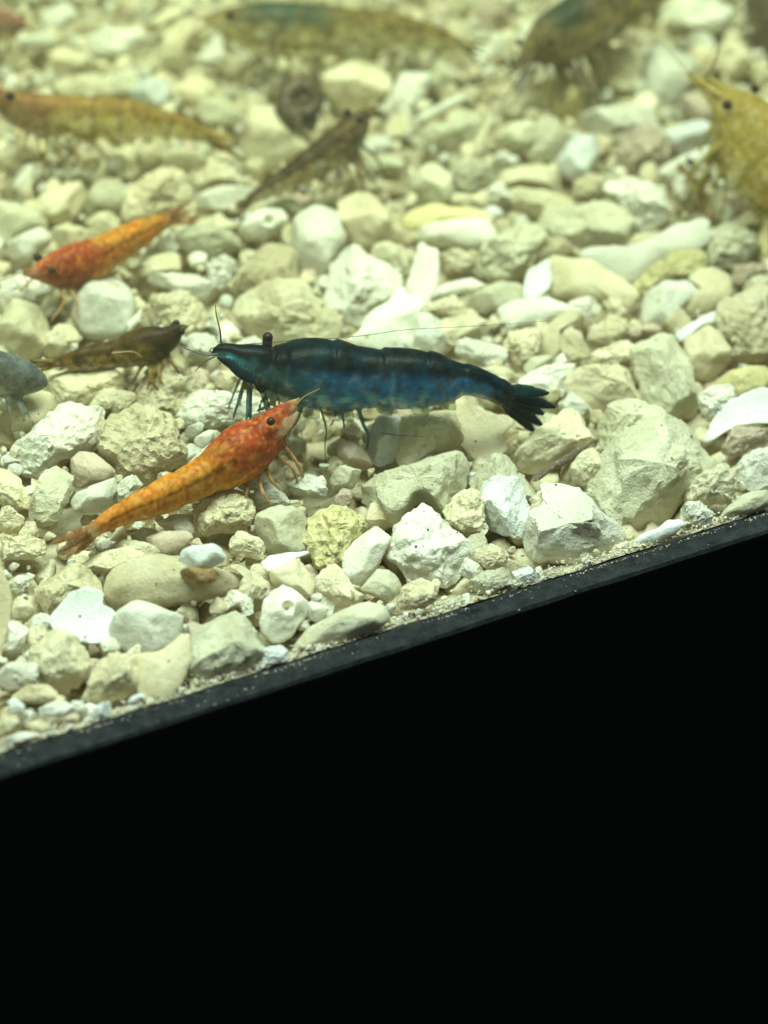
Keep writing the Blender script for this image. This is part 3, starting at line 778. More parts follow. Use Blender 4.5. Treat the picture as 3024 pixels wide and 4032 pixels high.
LAND = []
def shrimp(label, short, st, contact, colour, limb, eyes=(), tails=(), tail_half=17, scales=(), legs=(), feelers=(), feel_col=(.10, .12, .13),
           voxel=.11, k=.74, car=.42, leg_h=1.0, generic_legs=True, pleo=True, feel_r=.05, blade_col=None, eye_m=None, leg_r=.21, scale_col=None):
    P0, P1 = on_bed(*contact[0]), on_bed(*contact[1])
    ax = P1 - P0; ax.z = 0; ax.normalize()
    n = ax.cross(Z).normalized()
    if n.dot(CAM - P0) < 0: n = -n
    hit = lambda px, py, off=0.0: on_plane(px, py, P0 + n * off, n)
    C = np.array([tuple(hit(x, y)) for x, y, e in st]); E = np.array([[e * (Vector(c) - CAM).dot(CF) / FPX] for (x, y, e), c in zip(st, C)])
    NS = 180
    D = catmull(np.hstack([C, E]), NS)
    V, F, A, NSEC = [], [], [], 56
    ring = []
    for i in range(NS):
        c = Vector(D[i, :3]); e = max(D[i, 3], .05); s = i / (NS - 1)
        t = Vector(D[min(i + 1, NS - 1), :3] - D[max(i - 1, 0), :3]).normalized()
        d = n.cross(t).normalized()
        if d.z < 0: d = -d
        tq = Vector((t.dot(CR), t.dot(CU), 0)); q = (CR * -tq.y + CU * tq.x)
        q = q.normalized() if q.length > 1e-6 else CU
        H = e / math.sqrt(d.dot(q) ** 2 + k * k * n.dot(q) ** 2 + 1e-9); H = min(H, 1.7 * e)
        W = k * H * (1 if s > .06 else .75)
        if s > car:                                            # overlapping back plates
            f = (s - car) / (1 - car) * 5.6; fr = f - int(f)
            H *= 1.03 - .085 * fr ** 5 if f < 5.3 else 1; W *= 1.06 - .15 * fr ** 5 if f < 5.3 else 1
        elif s > car - .04: H *= 1.012; W *= 1.03
        ring.append((c, d, H, W, t))
        for j in range(NSEC):
            a = 2 * math.pi * j / NSEC; cs, sn = math.cos(a), math.sin(a)
            pw = 2 / 2.25
            yy = math.copysign(abs(sn) ** pw, sn); xx = math.copysign(abs(cs) ** pw, cs)
            if yy < 0: xx *= 1 - .30 * (-yy) ** 1.5
            V.append(tuple(c + d * (H * yy) + n * (W * xx))); A.append((s, yy, xx))
    for i in range(NS - 1):
        for j in range(NSEC):
            F.append((i * NSEC + j, i * NSEC + (j + 1) % NSEC, (i + 1) * NSEC + (j + 1) % NSEC, (i + 1) * NSEC + j))
    F.append(tuple(range(NSEC - 1, -1, -1))); F.append(tuple((NS - 1) * NSEC + j for j in range(NSEC)))
    r0 = random.Random(int(st[0][0] + st[2][1]))
    COL = []
    for (s, v, w), p in zip(A, V):
        COL.append(colour(s, max(-1, (v - .28) / .72), w, noise.noise(Vector(p) * .9), noise.noise(Vector(p) * 3.1)))
    def add(g, c):
        b0 = len(V); V.extend(g[0]); F.extend(tuple(i + b0 for i in f) for f in g[1]); COL.extend([c] * len(g[0]))
    at = lambda s: ring[min(NS - 1, max(0, int(s * (NS - 1))))]
    bc = blade_col or limb
    t0 = Vector(D[-6, :3]); tm = sum((hit(x, y) for x, y in tails), Vector()) / max(1, len(tails))
    for i, (x, y) in enumerate(tails):
        off = (i - (len(tails) - 1) / 2) * -.55
        tip = hit(x, y, off); vw = (CAM - tip).normalized(); tb = t0 + (tip - tm) * .28
        add(blade(tb - (tip - tb) * .08, tip, vw.cross((tip - tb).normalized()), tail_half * 212 / FPX, .24), mixc(bc, tuple(x * .6 for x in bc[:3]) + (bc[3],), i % 2))
    for (x0, y0, x1, y1, hf, off) in scales:
        p, q = hit(x0, y0, off), hit(x1, y1, off)
        add(blade(p, q, (CAM - q).normalized().cross((q - p).normalized()), hf * 212 / FPX, .3), scale_col or bc)
    for (pts, off, rr) in legs:
        p = [hit(x, y, off) for x, y in pts]; p = catmull([tuple(q) for q in p], 10)
        add(tube(p, [rr * (1 - .45 * i / 9) for i in range(10)]), limb)
    if generic_legs:
        for i in range(5):
            for sd in (1, -1):
                s = car * (.60 + .09 * i)
                c, d, H, W, t = at(s)
                a = c - d * (H * .85) + n * (sd * W * .35)
                g0 = Vector(a) + n * (sd * r0.uniform(1.0, 2.4)) + t * (r0.uniform(-.9, .3) + (i - 2) * .75)
                g0.z = bed_z(g0.x, g0.y) + r0.uniform(.1, .9)
                kn = a.lerp(g0, .48) + n * (sd * .55) + d * .5 + t * r0.uniform(-.4, .5)
                p = catmull([tuple(a), tuple(kn), tuple(g0)], 8)
                add(tube(p, [leg_r * (1 - .45 * q / 7) for q in range(8)]), limb)
    if pleo:
        for i in range(5):
            for sd in (1, -1):
                s = car + .06 + .085 * i
                c, d, H, W, t = at(s)
                a = c - d * (H * .85) + n * (sd * W * .3)
                b = a - d * (H * .42) + t * (H * .45)
                add(blade(a, b, t, .22 * H + .12, .3), limb[:3] + (limb[3] * .42,))
    base = (P0 + P1) / 2
    root = tag(empty('shrimp', base), label, 'shrimp', 'shrimp grazing on the gravel')
    # fuse trunk, limbs and tail fan into one continuous skin
    tmp = mesh_obj('shrimp_raw', V, F, SHELL, tuple(base))
    md = tmp.modifiers.new('fuse', 'REMESH'); md.mode = 'VOXEL'; md.voxel_size = voxel * S
    ms = tmp.modifiers.new('soft', 'SMOOTH'); ms.factor = .5; ms.iterations = 2
    dg = bpy.context.evaluated_depsgraph_get()
    me = bpy.data.meshes.new_from_object(tmp.evaluated_get(dg)); me.name = 'shrimp_body'
    old = tmp.data; bpy.data.objects.remove(tmp); bpy.data.meshes.remove(old)
    kd = kdtree.KDTree(len(V))
    for i, v in enumerate(V): kd.insert((Vector(v) - base) * S, i)
    kd.balance()
    ca = me.color_attributes.new('col', 'FLOAT_COLOR', 'POINT')
    buf = np.empty((len(me.vertices), 4), np.float32)
    for i, v in enumerate(me.vertices):
        hits = kd.find_n(v.co, 3)
        wsum = 0; cc = np.zeros(4)
        for _, idx, dist in hits:
            w = 1 / (dist + 1e-6); wsum += w; cc += w * np.array(COL[idx])
        buf[i] = cc / wsum
    ca.data.foreach_set('color', buf.ravel())
    me.materials.clear(); me.materials.append(SHELL)
    me.polygons.foreach_set('use_smooth', [True] * len(me.polygons))
    bo = bpy.data.objects.new('body', me); col.objects.link(bo); bo.parent = root
    for ey in eyes:
        (x, y, r, off) = ey[:4]
        p = hit(x, y, off); rr = r * 212 / FPX
        if len(ey) > 4:
            q = hit(ey[4], ey[5], off); v, f = ball(p, rr, p - q, 1.0)
            v2, f2 = tube([q, p], [rr * .92, rr * .97], 12)
            b0 = len(v); v = v + v2; f = f + [tuple(i + b0 for i in g2) for g2 in f2]
        else: v, f = ball(p, rr)
        mesh_obj('eye', v, f, eye_m or EYE, tuple(base), root)
    for (pts, off, *rr) in feelers:
        p = catmull([tuple(hit(x, y, off + q * (rr[1] if len(rr) > 1 else 0))) for q, (x, y) in enumerate(pts)], 26)
        fr = rr[0] if rr else feel_r
        v, f = tube(p, [fr * (1 - .6 * i / 25) for i in range(26)], 6)
        mesh_obj('antenna', v, f, feeler_mat(feel_col), tuple(base), root)
    LAND.append((f'the head of {short}', Vector(D[20, :3]))); LAND.append((f'{short}', Vector(D[85, :3]))); LAND.append((f'the tail of {short}', Vector(D[160, :3])))
    return root

# --- dark blue shrimp
def c_blue(s, v, w, n1, n2):
    top = (.003, .008, .013); mid = (.008, .16, .44) if s > .46 else mixc((.018, .085, .11), (.010, .14, .30), sstep(.32, .46, s))
    if s < .30: mid = mixc((.05, .24, .27), mid, sstep(.10, .26, s))
    c = mixc(mid, top, sstep(-.05, .62, v + .16 * n1))
    low = (.03, .24, .46) if s > .3 else (.04, .24, .28)
    c = mixc(c, low, sstep(-.75, -1.0, v + .1 * n1) * .7)
    c = mixc(c, (.006, .035, .055), sstep(.02, .35, n1) * .4 * sstep(.2, .3, s))
    a = .96 - .35 * sstep(-.72, -1.0, v) - .12 * sstep(.0, .4, -n1)
    if s < .12: c = mixc(c, (.05, .26, .30), sstep(.3, -.6, v) * .7); a -= .1
    for q in (.455, .51, .565, .63, .69):                     # pale spots along the lower flank
        d = math.hypot((s - q) / .015, (v + .62) / .22)
        c = mixc(c, (.14, .50, .62), min(1, max(0, 1.3 - d)) * .9)
    for q, ww, st2 in ((.215, .016, .6), (.36, .007, .3), (.45, .008, .14), (.53, .008, .14), (.61, .008, .75), (.69, .008, .25), (.77, .008, .2)):  # thin pale joints
        c = mixc(c, (.12, .34, .42), max(0, 1 - abs(s - q) / ww) * st2 * sstep(.95, -.3, v)); c = mixc(c, (.003, .008, .012), max(0, 1 - abs(s - q - 1.6 * ww) / ww) * st2 * .8)
    if s > .80: c = mixc(c, (.03, .26, .32), max(0, 1 - math.hypot((s - .845) / .035, (v + .25) / .5)) * .8)
    if s > .88: c = mixc(c, (.004, .012, .018), sstep(.88, .95, s))
    c = mixc(c, (.06, .32, .46), max(0, n2 - .05) * .6 * sstep(.6, -.2, v)); c = mixc(c, (.006, .02, .03), max(0, -n2 - .05) * .9)
    return (*c, a)
shrimp('dark blue shrimp with black back and fanned tail walking on the gravel', 'the dark blue shrimp',
       [(838, 1398, 8), (858, 1388, 28), (885, 1390, 40), (941, 1412, 58), (1010, 1430, 74), (1045, 1450, 94), (1110, 1466, 114), (1200, 1472, 132), (1300, 1481, 139), (1400, 1491, 121),
        (1500, 1493, 117), (1600, 1495, 116), (1690, 1496, 107), (1765, 1500, 86), (1835, 1497, 62), (1900, 1515, 54), (1965, 1542, 50), (2025, 1580, 40)],
       ((1100, 1735), (2050, 1735)), c_blue, (.05, .17, .22, .72),
       eyes=((1054, 1328, 22, -1.2, 1050, 1395), (1009, 1412, 27, .35)), eye_m=EYEP,
       tails=((2168, 1549), (2192, 1606), (2148, 1634), (2143, 1682), (2112, 1706)), tail_half=32, blade_col=(.006, .024, .034, .95),
       scales=((990, 1470, 850, 1405, 22, 1.0), (1010, 1500, 905, 1452, 24, 1.2), (1050, 1530, 1010, 1478, 26, 1.3), (1040, 1545, 1000, 1505, 16, 1.4)),
       legs=(([(1187, 1600), (1165, 1662), (1120, 1721)], 1.5, .20), ([(1346, 1600), (1350, 1640), (1356, 1690)], 1.2, .17), ([(1409, 1600), (1430, 1670), (1452, 1721), (1443, 1774)], 1.3, .19),
             ([(1260, 1600), (1285, 1690), (1279, 1755), (1285, 1860)], 1.8, .13), ([(1090, 1560), (1050, 1600), (1010, 1618)], 1.0, .2), ([(1075, 1550), (1030, 1580), (1020, 1625)], .4, .18),
             ([(1310, 1600), (1320, 1640), (1300, 1680)], .2, .14)),
       feelers=(([(870, 1392), (815, 1398), (765, 1385), (722, 1368)], .4, .085), ([(845, 1405), (805, 1425), (768, 1462)], .8, .07), ([(848, 1398), (826, 1378), (860, 1362)], .2, .06),
                ([(870, 1350), (866, 1300), (852, 1240), (848, 1200)], -.3, .075), ([(900, 1360), (1150, 1342), (1400, 1325), (1600, 1298), (1850, 1285), (2180, 1262)], -2.2, .034),
                ([(1500, 1705), (1570, 1714), (1670, 1720)], 1.5, .05)), car=.36, leg_r=.17)

# --- orange and red shrimp
def c_orange(s, v, w, n1, n2, car=.42):
    red = mixc((.40, .070, .024), (.27, .045, .02), .5 + n1)
    org = mixc((.60, .20, .022), (.54, .25, .04), .5 + n1)
    c = mixc(red, org, sstep(car - .06, car + .10, s + .10 * n1 - .05 * v))
    if s < .20: c = mixc((.60, .38, .24), c, sstep(.02, .20, s + .06 * n1 + .05 * v))
    if s > car:
        fr = ((s - car) / (1 - car) * 5.6) % 1
        c = mixc(c, (.30, .07, .012), max(0, 1 - abs(fr - .93) / .08) * .55)
    if s > car: c = mixc(c, (.10, .035, .01), max(0, 1 - abs(v - .42) / .25) * .9)      # dark gut line along the back
    if s > car: c = mixc(c, (.62, .36, .08), sstep(-.5, -1, v) * .5)
    if s > .88: c = mixc(c, (.40, .17, .07), sstep(.88, 1, s))
    c = mixc(c, (.75, .38, .08), max(0, n2 - .05) * .8); c = mixc(c, (.22, .03, .01), max(0, -n2 - .05) * .9)
    a = .97 - .45 * sstep(.90, 1, s) - .2 * sstep(-.78, -1, v) - (.45 * sstep(.16, .02, s)) - .25 * sstep(.0, .45, n1 - .1) * sstep(car, car + .15, s)
    return (*c, a)
shrimp('orange shrimp with red head slanting from the rim towards the dark blue shrimp', 'the orange shrimp near the rim',
       [(x, y, e * 1.07) for x, y, e in [(1182, 1566, 4), (1150, 1597, 22), (1105, 1645, 48), (1040, 1722, 84), (968, 1775, 102), (880, 1836, 90), (788, 1888, 69), (690, 1934, 65), (593, 1979, 58), (497, 2016, 44), (405, 2066, 32), (350, 2102, 25)]],
       ((1150, 1850), (300, 2215)), c_orange, (.58, .36, .18, .75), eyes=((1066, 1659, 18, 1.1), (1088, 1612, 15, -1.6)), eye_m=EYEB,
       tails=((198, 2142), (225, 2178), (256, 2200), (292, 2188)), tail_half=20, blade_col=(.34, .14, .06, .55),
       scales=((1085, 1722, 1180, 1620, 26, 1.1),), scale_col=(.52, .34, .22, .45),
       feelers=(([(1170, 1590), (1200, 1560), (1260, 1530)], .4, .04), ([(1150, 1680), (1185, 1700), (1190, 1760)], 1.2, .04)), feel_col=(.45, .30, .16), car=.42)
shrimp('orange shrimp with red head standing on a smooth pale grey pebble', 'the orange shrimp on pebble',
       [(79, 1062, 4), (125, 1072, 22), (175, 1066, 48), (235, 1058, 74), (300, 1046, 85), (362, 1028, 79), (425, 990, 66), (490, 955, 60), (555, 920, 52), (615, 888, 38), (680, 860, 24)],
       ((200, 1215), (720, 960)), lambda s, v, w, a, b: c_orange(s, v, w, a, b, .50), (.58, .36, .18, .75), eye_m=EYEB,
       eyes=((204, 1064, 17, 1.45), (146, 1013, 19, -1.6, 172, 1035)), tails=((726, 800), (766, 822), (788, 862)), tail_half=20, blade_col=(.42, .17, .10, .42),
       scales=((170, 1090, 85, 1078, 18, .9),), feelers=(([(95, 1085), (110, 1130), (90, 1190)], .8, .04), ([(90, 1070), (20, 1100), (-40, 1120)], .5, .04)), feel_col=(.5, .32, .2), car=.50, voxel=.15)

# --- yellow and brown see-through shrimp further back
def c_wild(head, back, mid, spots, a0, blot=.6):
    def f(s, v, w, n1, n2):
        c = mixc(mid, back, sstep(.05, .65, v + .25 * n1))
        c = mixc(c, head, sstep(.48, .22, s + .1 * n1))
        c = mixc(c, tuple(x * .45 for x in back), max(0, 1 - abs(v + .72 + .1 * n1) / .16) * .55 * sstep(.3, .45, s))
        c = mixc(c, spots, sstep(.08, .34, n2) * .9)
        c = mixc(c, spots, sstep(.06, .30, n1) * blot)
        if s > .4: c = mixc(c, tuple(x * .5 for x in back), max(0, 1 - abs(((s * 9.2) % 1) - .5) / .11) * .8)
        return (*c, min(1, a0 - .08 + .25 * sstep(.2, .9, v) + .2 * sstep(.45, .25, s) - .15 * sstep(-.8, -1, v) - .2 * sstep(.85, 1, s)))
    return f
shrimp('translucent yellow shrimp with brown back and reddish head', 'the red-headed yellow shrimp',
       [(-45, 345, 18), (25, 400, 52), (100, 440, 74), (180, 455, 80), (280, 463, 80), (380, 466, 78), (480, 467, 76), (570, 480, 65), (660, 492, 48), (750, 515, 38), (838, 542, 25)],
       ((80, 640), (850, 660)), c_wild((.26, .12, .05), (.34, .20, .045), (.70, .55, .13), (.20, .12, .03), .60, .25), (.42, .30, .10, .85), eyes=((40, 380, 22, 1.6),),
       tails=((952, 556), (975, 640), (930, 600), (884, 604)), tail_half=20, feelers=(([(0, 380), (-60, 420), (-120, 440)], .5, .05),), feel_col=(.4, .3, .1), voxel=.17, car=.40, k=.66)
shrimp('dusky brown translucent shrimp slanting head up beside the round brown snail', 'the dusky brown shrimp',
       [(1482, 424, 5), (1436, 458, 30), (1398, 508, 56), (1345, 563, 70), (1285, 613, 66), (1215, 655, 57), (1150, 695, 47), (1080, 730, 36), (1010, 772, 24), (965, 802, 16)],
       ((1470, 690), (960, 880)), c_wild((.12, .075, .035), (.06, .04, .02), (.30, .20, .08), (.04, .028, .015), .66), (.20, .14, .07, .85),
       eyes=((1369, 442, 17, -1.5, 1385, 470), (1418, 470, 16, 1.2)), tails=((920, 800), (918, 828), (950, 846)), tail_half=14,
       scales=((1430, 440, 1492, 408, 12, .6), (1450, 470, 1485, 430, 12, 1.0)), feelers=(([(1480, 420), (1500, 400), (1490, 380)], .4, .04),), feel_col=(.2, .15, .08), voxel=.16, car=.44)
shrimp('small dark-headed brown shrimp with mottled yellowish tail beside the dark blue shrimp', 'the dark-headed brown shrimp',
       [(738, 1280, 5), (702, 1300, 26), (657, 1333, 52), (600, 1355, 70), (540, 1372, 70), (470, 1392, 55), (400, 1400, 48), (330, 1408, 40), (260, 1422, 26), (195, 1434, 15)],
       ((690, 1480), (190, 1500)), c_wild((.030, .022, .014), (.09, .055, .02), (.34, .22, .06), (.06, .035, .012), .98), (.24, .16, .06, .85),
       eyes=((694, 1272, 15, -1.2, 676, 1290), (715, 1306, 15, 1.0)), tails=((120, 1420), (110, 1445), (140, 1466)), tail_half=15,
       scales=((700, 1310, 745, 1278, 12, .8),), feelers=(([(740, 1282), (790, 1262), (830, 1270)], .4, .04), ([(440, 1390), (520, 1385), (560, 1408)], 1.9, .06)), feel_col=(.42, .34, .22), voxel=.14, car=.46)
shrimp('slate blue-grey shrimp half hidden at the rim of the pale cream pebble', 'the slate blue-grey shrimp',
       [(190, 1512, 12), (160, 1505, 40), (100, 1492, 70), (20, 1475, 84), (-70, 1460, 84), (-170, 1450, 76), (-270, 1440, 60), (-370, 1440, 42), (-470, 1450, 24)],
       ((170, 1640), (-450, 1640)), c_wild((.15, .17, .17), (.13, .145, .145), (.26, .29, .28), (.07, .08, .08), .72), (.2, .22, .22, .5), eyes=((120, 1450, 16, -1.6),),
       tails=((-540, 1440), (-540, 1475)), tail_half=16, voxel=.2, car=.45)
def c_saddle(s, v, w, n1, n2):
    c = mixc((.46, .37, .13), (.20, .14, .04), sstep(-.1, .7, v + .5 * n1))
    c = mixc(c, (.015, .06, .05), sstep(.0, .6, v + .5 * n1) * sstep(.08, .22, s) * sstep(.48, .34, s))
    c = mixc(c, (.05, .045, .02), sstep(.1, .3, n2) * .85); c = mixc(c, (.10, .075, .03), sstep(.05, .3, n1) * .7)
    return (*c, .52 + .35 * sstep(.2, .8, v) - .2 * sstep(-.7, -1, v))
shrimp('large olive translucent shrimp with dark teal saddle on its back', 'the teal-backed olive shrimp',
       [(800, 75, 12), (880, 85, 50), (1000, 108, 92), (1130, 120, 104), (1260, 125, 99), (1400, 130, 88), (1520, 130, 75), (1630, 142, 64), (1730, 158, 45), (1800, 178, 28), (1850, 192, 18)],
       ((950, 300), (1870, 250)), c_saddle, (.24, .19, .07, .85), leg_r=.26, feelers=(([(830, 90), (760, 150), (720, 240)], 1.0, .10), ([(820, 80), (740, 60), (640, 90)], .6, .10)), feel_col=(.2, .16, .06), eyes=((905, 60, 20, 1.6),), tails=((1935, 190), (1930, 222), (1900, 256)), tail_half=16, voxel=.2, car=.40)
shrimp('brown mottled shrimp facing down the slope with both black eyes showing', 'the brown mottled shrimp',
       [(2050, 262, 8), (2085, 215, 46), (2150, 170, 92), (2240, 122, 112), (2340, 70, 112), (2440, 20, 98), (2540, -30, 76), (2640, -80, 50), (2720, -110, 22)],
       ((2150, 380), (2740, 160)), lambda s, v, w, a, b: (*mixc(c_wild((.22, .15, .06), (.13, .085, .035), (.34, .24, .09), (.07, .05, .025), .6)(s, v, w, a, b)[:3], (.012, .04, .035), .95 * sstep(.2, .8, v + .5 * a) * sstep(.2, .32, s) * sstep(.5, .4, s)), .72),
       (.15, .10, .045, .9), leg_r=.28, feelers=(([(2070, 240), (2010, 300), (1930, 330)], 1.2, .11), ([(2075, 250), (2050, 340), (2010, 430)], 1.4, .11)), feel_col=(.16, .11, .05), eyes=((2045, 168, 17, .9), (2172, 168, 17, 1.9)), tails=((2790, -140), (2790, -100)), tail_half=16,
       legs=(([(2140, 215), (2150, 300), (2090, 380)], 1.8, .26), ([(2215, 210), (2225, 300), (2200, 390)], 1.9, .26), ([(2290, 190), (2330, 280), (2310, 380)], 2.0, .24), ([(2090, 230), (2040, 320), (1980, 400)], 1.4, .24), ([(2350, 170), (2400, 250), (2390, 330)], 2.0, .22)), voxel=.2, car=.44)
shrimp('bright yellow shrimp with round black eyes and long pale feelers', 'the bright yellow shrimp',
       [(2692, 288, 5), (2760, 330, 26), (2830, 385, 52), (2900, 452, 100), (2970, 540, 142), (3045, 625, 160), (3125, 705, 145), (3210, 785, 110), (3300, 850, 62), (3360, 890, 30)],
       ((2850, 800), (3360, 1060)), lambda s, v, w, a, b: (*mixc(mixc((.56, .41, .10), (.38, .26, .05), sstep(-.2, .6, v + .5 * a)), (.20, .17, .04), sstep(.15, .4, b) * .6), .42 + .2 * sstep(.05, .3, s) - .2 * sstep(-.5, -1, v) + .2 * b), (.42, .34, .12, .8),
       eye_m=EYEB, eyes=((2863, 413, 23, 1.6), (2974, 350, 22, -2.0)), tails=((3430, 900), (3430, 940)), scales=((2840, 380, 2730, 300, 18, 1.0), (2870, 360, 2790, 298, 18, -.2)),
       legs=(([(2880, 540), (2760, 640), (2700, 700)], 2.0, .24), ([(2900, 580), (2830, 700), (2790, 745)], 2.2, .24), ([(2700, 700), (2750, 760), (2800, 860)], 2.0, .3), ([(2880, 520), (2800, 590), (2740, 600)], 1.6, .2)),
       feelers=(([(2720, 292), (2640, 205), (2600, 160), (2535, 108)], .8, .10), ([(2720, 290), (2670, 288), (2620, 280)], .8, .07), ([(2785, 295), (2820, 230), (2835, 180), (2855, 90)], .2, .10), ([(2770, 300), (2815, 250), (2830, 190)], .6, .08)),
       feel_col=(.5, .42, .26), voxel=.18, car=.45)
shrimp('dark grey-brown shrimp hanging in the corner behind the bright yellow shrimp', 'the dark grey-brown shrimp',
       [(2925, -90, 12), (2950, -30, 45), (2990, 50, 72), (3035, 140, 84), (3085, 240, 76), (3135, 330, 56), (3180, 410, 34), (3210, 470, 16)],
       ((3020, 60), (3260, 560)), c_wild((.10, .07, .045), (.06, .045, .03), (.18, .14, .09), (.035, .03, .025), .85), (.2, .16, .1, .6), tails=((3230, 530), (3260, 520)), voxel=.22, car=.45)
shrimp('faded reddish-brown shrimp behind the yellow shrimp with a reddish head', 'the faded reddish shrimp',
       [(112, 98, 8), (85, 97, 26), (40, 94, 46), (-20, 90, 56), (-90, 88, 56), (-170, 85, 48), (-250, 85, 34), (-330, 90, 18)],
       ((100, 220), (-320, 230)), c_wild((.34, .15, .11), (.24, .10, .07), (.40, .22, .14), (.12, .09, .06), .65), (.3, .2, .12, .5), eyes=((90, 62, 15, -1.4),), tails=((-390, 80), (-390, 110)), tail_half=14, voxel=.22, car=.45)

# ---------------------------------------------------------------- round brown snail
def snail():
    c0 = on_bed(1195, 400) + (CAM - on_bed(1195, 400)).normalized() * 5.0
    N = (CAM - c0).normalized(); N = (N + Vector((.25, 0, .15))).normalized()
    U = (CR - N * CR.dot(N)).normalized(); W = N.cross(U)
    root = tag(empty('snail', on_bed(1195, 400)), 'round brown coiled snail standing among pale stones', 'snail')
    o3 = tuple(on_bed(1195, 400))
    V, F, n, R = [], [], 16, 90
    for i in range(R):
        th = -2 * math.pi * 2.4 * (1 - i / (R - 1)); g2 = math.exp(.105 * th)
        rc, rt = 1.75 * g2, 1.1 * g2
        a = th - 1.9
        ctr = c0 + (U * math.cos(a) + W * math.sin(a)) * rc + N * (.25 * (1 - g2))
        out = U * math.cos(a) + W * math.sin(a)
        for k2 in range(n):
            q = 2 * math.pi * k2 / n
            rr = rt * (1 + .04 * math.sin(i * 1.9))
            V.append(tuple(ctr + out * (rr * math.cos(q)) + N * (rr * 1.15 * math.sin(q))))
    for i in range(R - 1):
        for k2 in range(n): F.append((i * n + k2, i * n + (k2 + 1) % n, (i + 1) * n + (k2 + 1) % n, (i + 1) * n + k2))
    F.append(tuple(range(n))); F.append(tuple((R - 1) * n + k2 for k2 in range(n - 1, -1, -1)))
    v, f = ball(c0 + N * .15, .62, N, .8); b0 = len(V); V += v; F += [tuple(i + b0 for i in q) for q in f]
    m = stone_material('snail_shell', (.10, .062, .035), (.06, .036, .022), (.05, .03, .02), .6, .35, .1, .25, False, False)
    mesh_obj('shell', V, F, m, o3, root)
    v, f = blade(c0 - W * .9 + U * .5, c0 - W * 2.5 + U * .75 - N * .4, U, .75, .8)
    mesh_obj('foot', v, f, plain_mat('snail_foot', (.07, .05, .04), .4)[0], o3, root)
    for sgn in (-1, 1):
        v, f = tube([c0 - W * 2.2 + U * (.7 + .2 * sgn), c0 - W * 2.8 + U * (.9 + .45 * sgn) + N * .3], [.07, .03], 6)
        mesh_obj('tentacle', v, f, plain_mat('snail_tentacle', (.06, .045, .04), .5)[0], o3, root)
    LAND.append(('the round brown snail', c0))
snail()

# ---------------------------------------------------------------- twig bit below the bright yellow shrimp
tw0 = on_bed(2730, 800)
twp = [on_bed(2668, 725) + Z * 1.9, on_bed(2720, 775) + Z * 1.7, on_bed(2775, 830) + Z * 1.1, on_bed(2800, 880) + Z * .4]
twr = tag(empty('twig', tw0), 'short brown twig with two glossy dark knobs below the bright yellow shrimp', 'twig')
v, f = tube(catmull([tuple(p) for p in twp], 14), [.30 + .10 * math.sin(i * 1.7) for i in range(14)], 10)
mesh_obj('stem', v, f, stone_mat('N', 'c'), tuple(tw0), twr)
for px, py in ((2712, 700), (2782, 752)):
    v, f = ball(on_bed(px, py) + Z * 1.6, .34, CR - CU, 1.5)
    mesh_obj('knob', v, f, plain_mat('glossy_knob', (.03, .03, .03), .1, .8)[0], tuple(tw0), twr)
# ---------------------------------------------------------------- slightly milky tank water (volume only)
wm = bpy.data.materials.new('milky_water'); wm.use_nodes = True
wn = wm.node_tree; wn.nodes.remove(wn.nodes['Principled BSDF'])
pv = wn.nodes.new('ShaderNodeVolumePrincipled')
pv.inputs['Color'].default_value = (.98, .97, .75, 1); pv.inputs['Density'].default_value = 1.0; pv.inputs['Anisotropy'].default_value = .2
va = wn.nodes.new('ShaderNodeVolumeAbsorption')                 # tannin-yellow water swallows blue with distance
va.inputs['Color'].default_value = (.98, .93, .28, 1); va.inputs['Density'].default_value = 4.2
ad = wn.nodes.new('ShaderNodeAddShader')
wn.links.new(pv.outputs[0], ad.inputs[0]); wn.links.new(va.outputs[0], ad.inputs[1])
wn.links.new(ad.outputs[0], wn.nodes['Material Output'].inputs['Volume'])
V = [(x, y, z) for x in (-160, 200) for y in (-.03, 270) for z in (-12, 75)]
F = [(0, 1, 3, 2), (4, 6, 7, 5), (0, 4, 5, 1), (2, 3, 7, 6), (0, 2, 6, 4), (1, 5, 7, 3)]
tag(mesh_obj('haze', V, F, wm, smooth=False), 'slightly milky yellow-green water filling the tank', 'water', kind='stuff')

# ---------------------------------------------------------------- crumbs and waste lying on the stones
dg = bpy.context.evaluated_depsgraph_get()
bits = {'brown': [], 'green': [], 'white': []}
for i in range(1500):
    x, y = g.uniform(-40, 60), abs(g.normal(0, 1)) * 26 + .3
    u, v = project(x, y, bed_z(x, y))
    if not (-50 < u < 3074 and -50 < v < 3000): continue
    d = Vector((0, 0, -1)); o0 = Vector((x, y, bed_z(x, y) + 30)) * S; hitp = None
    for _ in range(6):
        ok, loc, nor, idx, ob, mx = scene.ray_cast(dg, o0, d)
        if not ok: break
        if ob.name.startswith(('gravel', 'coral', 'shell_f')):
            hitp = loc / S; break
        o0 = loc + d * 2e-5
    if hitp is None or (ob.parent is not None): continue
    bits[('brown', 'green', 'white', 'white')[i % 4]].append((hitp.x, hitp.y, hitp.z + .02, min(.22, math.exp(g.normal(-2.5, .45))), 20000 + i))
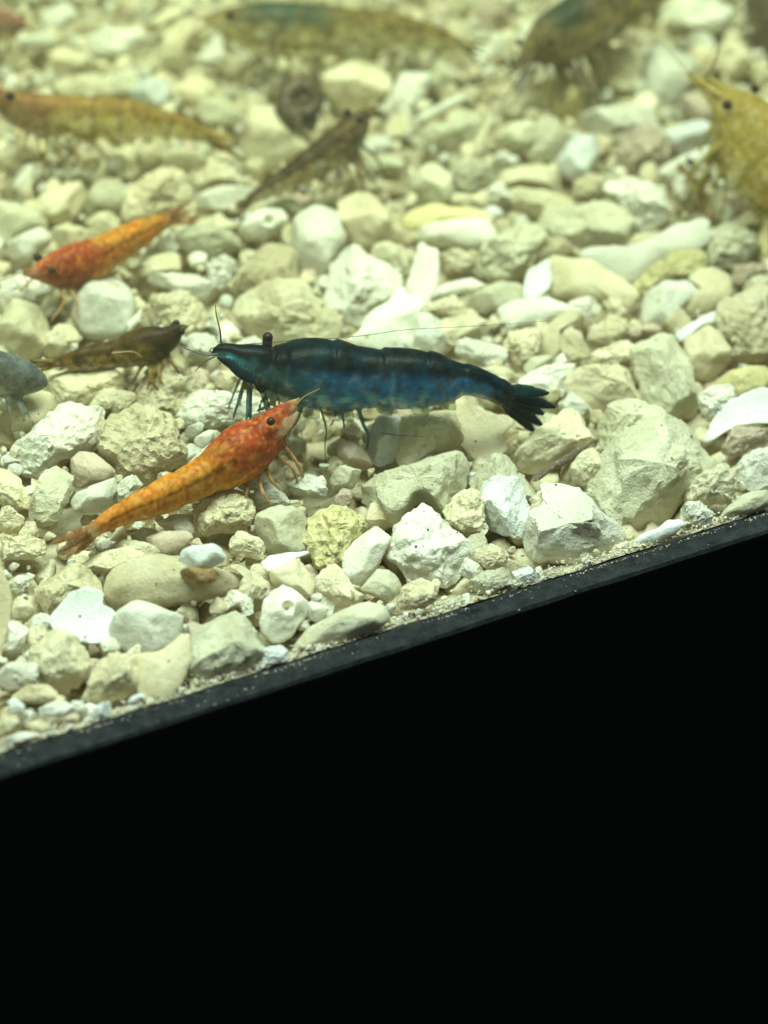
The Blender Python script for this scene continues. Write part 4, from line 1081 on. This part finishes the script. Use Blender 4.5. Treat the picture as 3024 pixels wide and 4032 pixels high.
for kname, tn in (('brown', 'D'), ('green', 'Y'), ('white', 'W')):
    scatter('detritus', f'fine {kname} crumbs and waste scattered over the gravel', bits[kname], stone_mat(tn, 'k'))
# ---------------------------------------------------------------- labels of the gravel pieces
TN = {'W': 'chalky white', 'B': 'bluish white', 'C': 'cream', 'T': 'tan', 'G': 'grey-green', 'K': 'pale grey', 'Y': 'yellow-stained', 'P': 'pinkish brown', 'D': 'dark', 'N': 'glossy brown'}
KN = {'c': 'angular stone', 'r': 'rounded pebble', 's': 'shell fragment', 'k': 'coral chip'}
def place_of(B):
    if B.y < 4.5 and all((B - p).length > 6 for n, p in LAND): near = 'against the black rim'
    else:
        n, p = min(LAND, key=lambda q: (q[1] - B).length)
        d = B - p
        side = 'in front of' if d.y < -2.5 else 'behind' if d.y > 2.5 else 'beside'
        near = ('close ' if d.length < 5 and side != 'beside' else '') + side + ' ' + n
    return near
SAME = {}
for o, B, tone, kind, R, asp in PIECES:
    size = 'small ' if R < 1.35 else 'large ' if R > 2.7 else ''
    shape = 'long ' if asp > 1.8 else ''
    lab = f'{size}{shape}{TN[tone]} {KN[kind]} {place_of(B)}'
    if len(lab.split()) > 16: lab = lab.replace('close ', '').replace('chalky ', '')
    if len(lab.split()) > 16: lab = lab.replace('in front of', 'before')
    SAME.setdefault(lab, []).append((R, o, kind, f'{shape}{TN[tone]} {KN[kind]} {place_of(B)}'))
ORD = {2: ('smaller', 'larger'), 3: ('smallest', 'middle-sized', 'largest'), 4: ('smallest', 'second smallest', 'second largest', 'largest')}
for lab, ls in SAME.items():
    ls.sort(key=lambda q: q[0])
    for i, (R, o, kind, rest) in enumerate(ls):
        if len(ls) in ORD:
            word = ORD[len(ls)][i]; first, tail = lab.split(KN[kind])
            lab2 = f"{word} of {('two', 'three', 'four')[len(ls) - 2]} {first}{KN[kind]}s{tail}"
            if len(lab2.split()) > 16: lab2 = lab2.replace('in front of', 'before').replace('angular ', '').replace('chalky ', '')
            if len(lab2.split()) > 16: lab2 = lab
        else: lab2 = lab
        tag(o, lab2, CAT[kind], 'pieces of the crushed coral gravel bed')
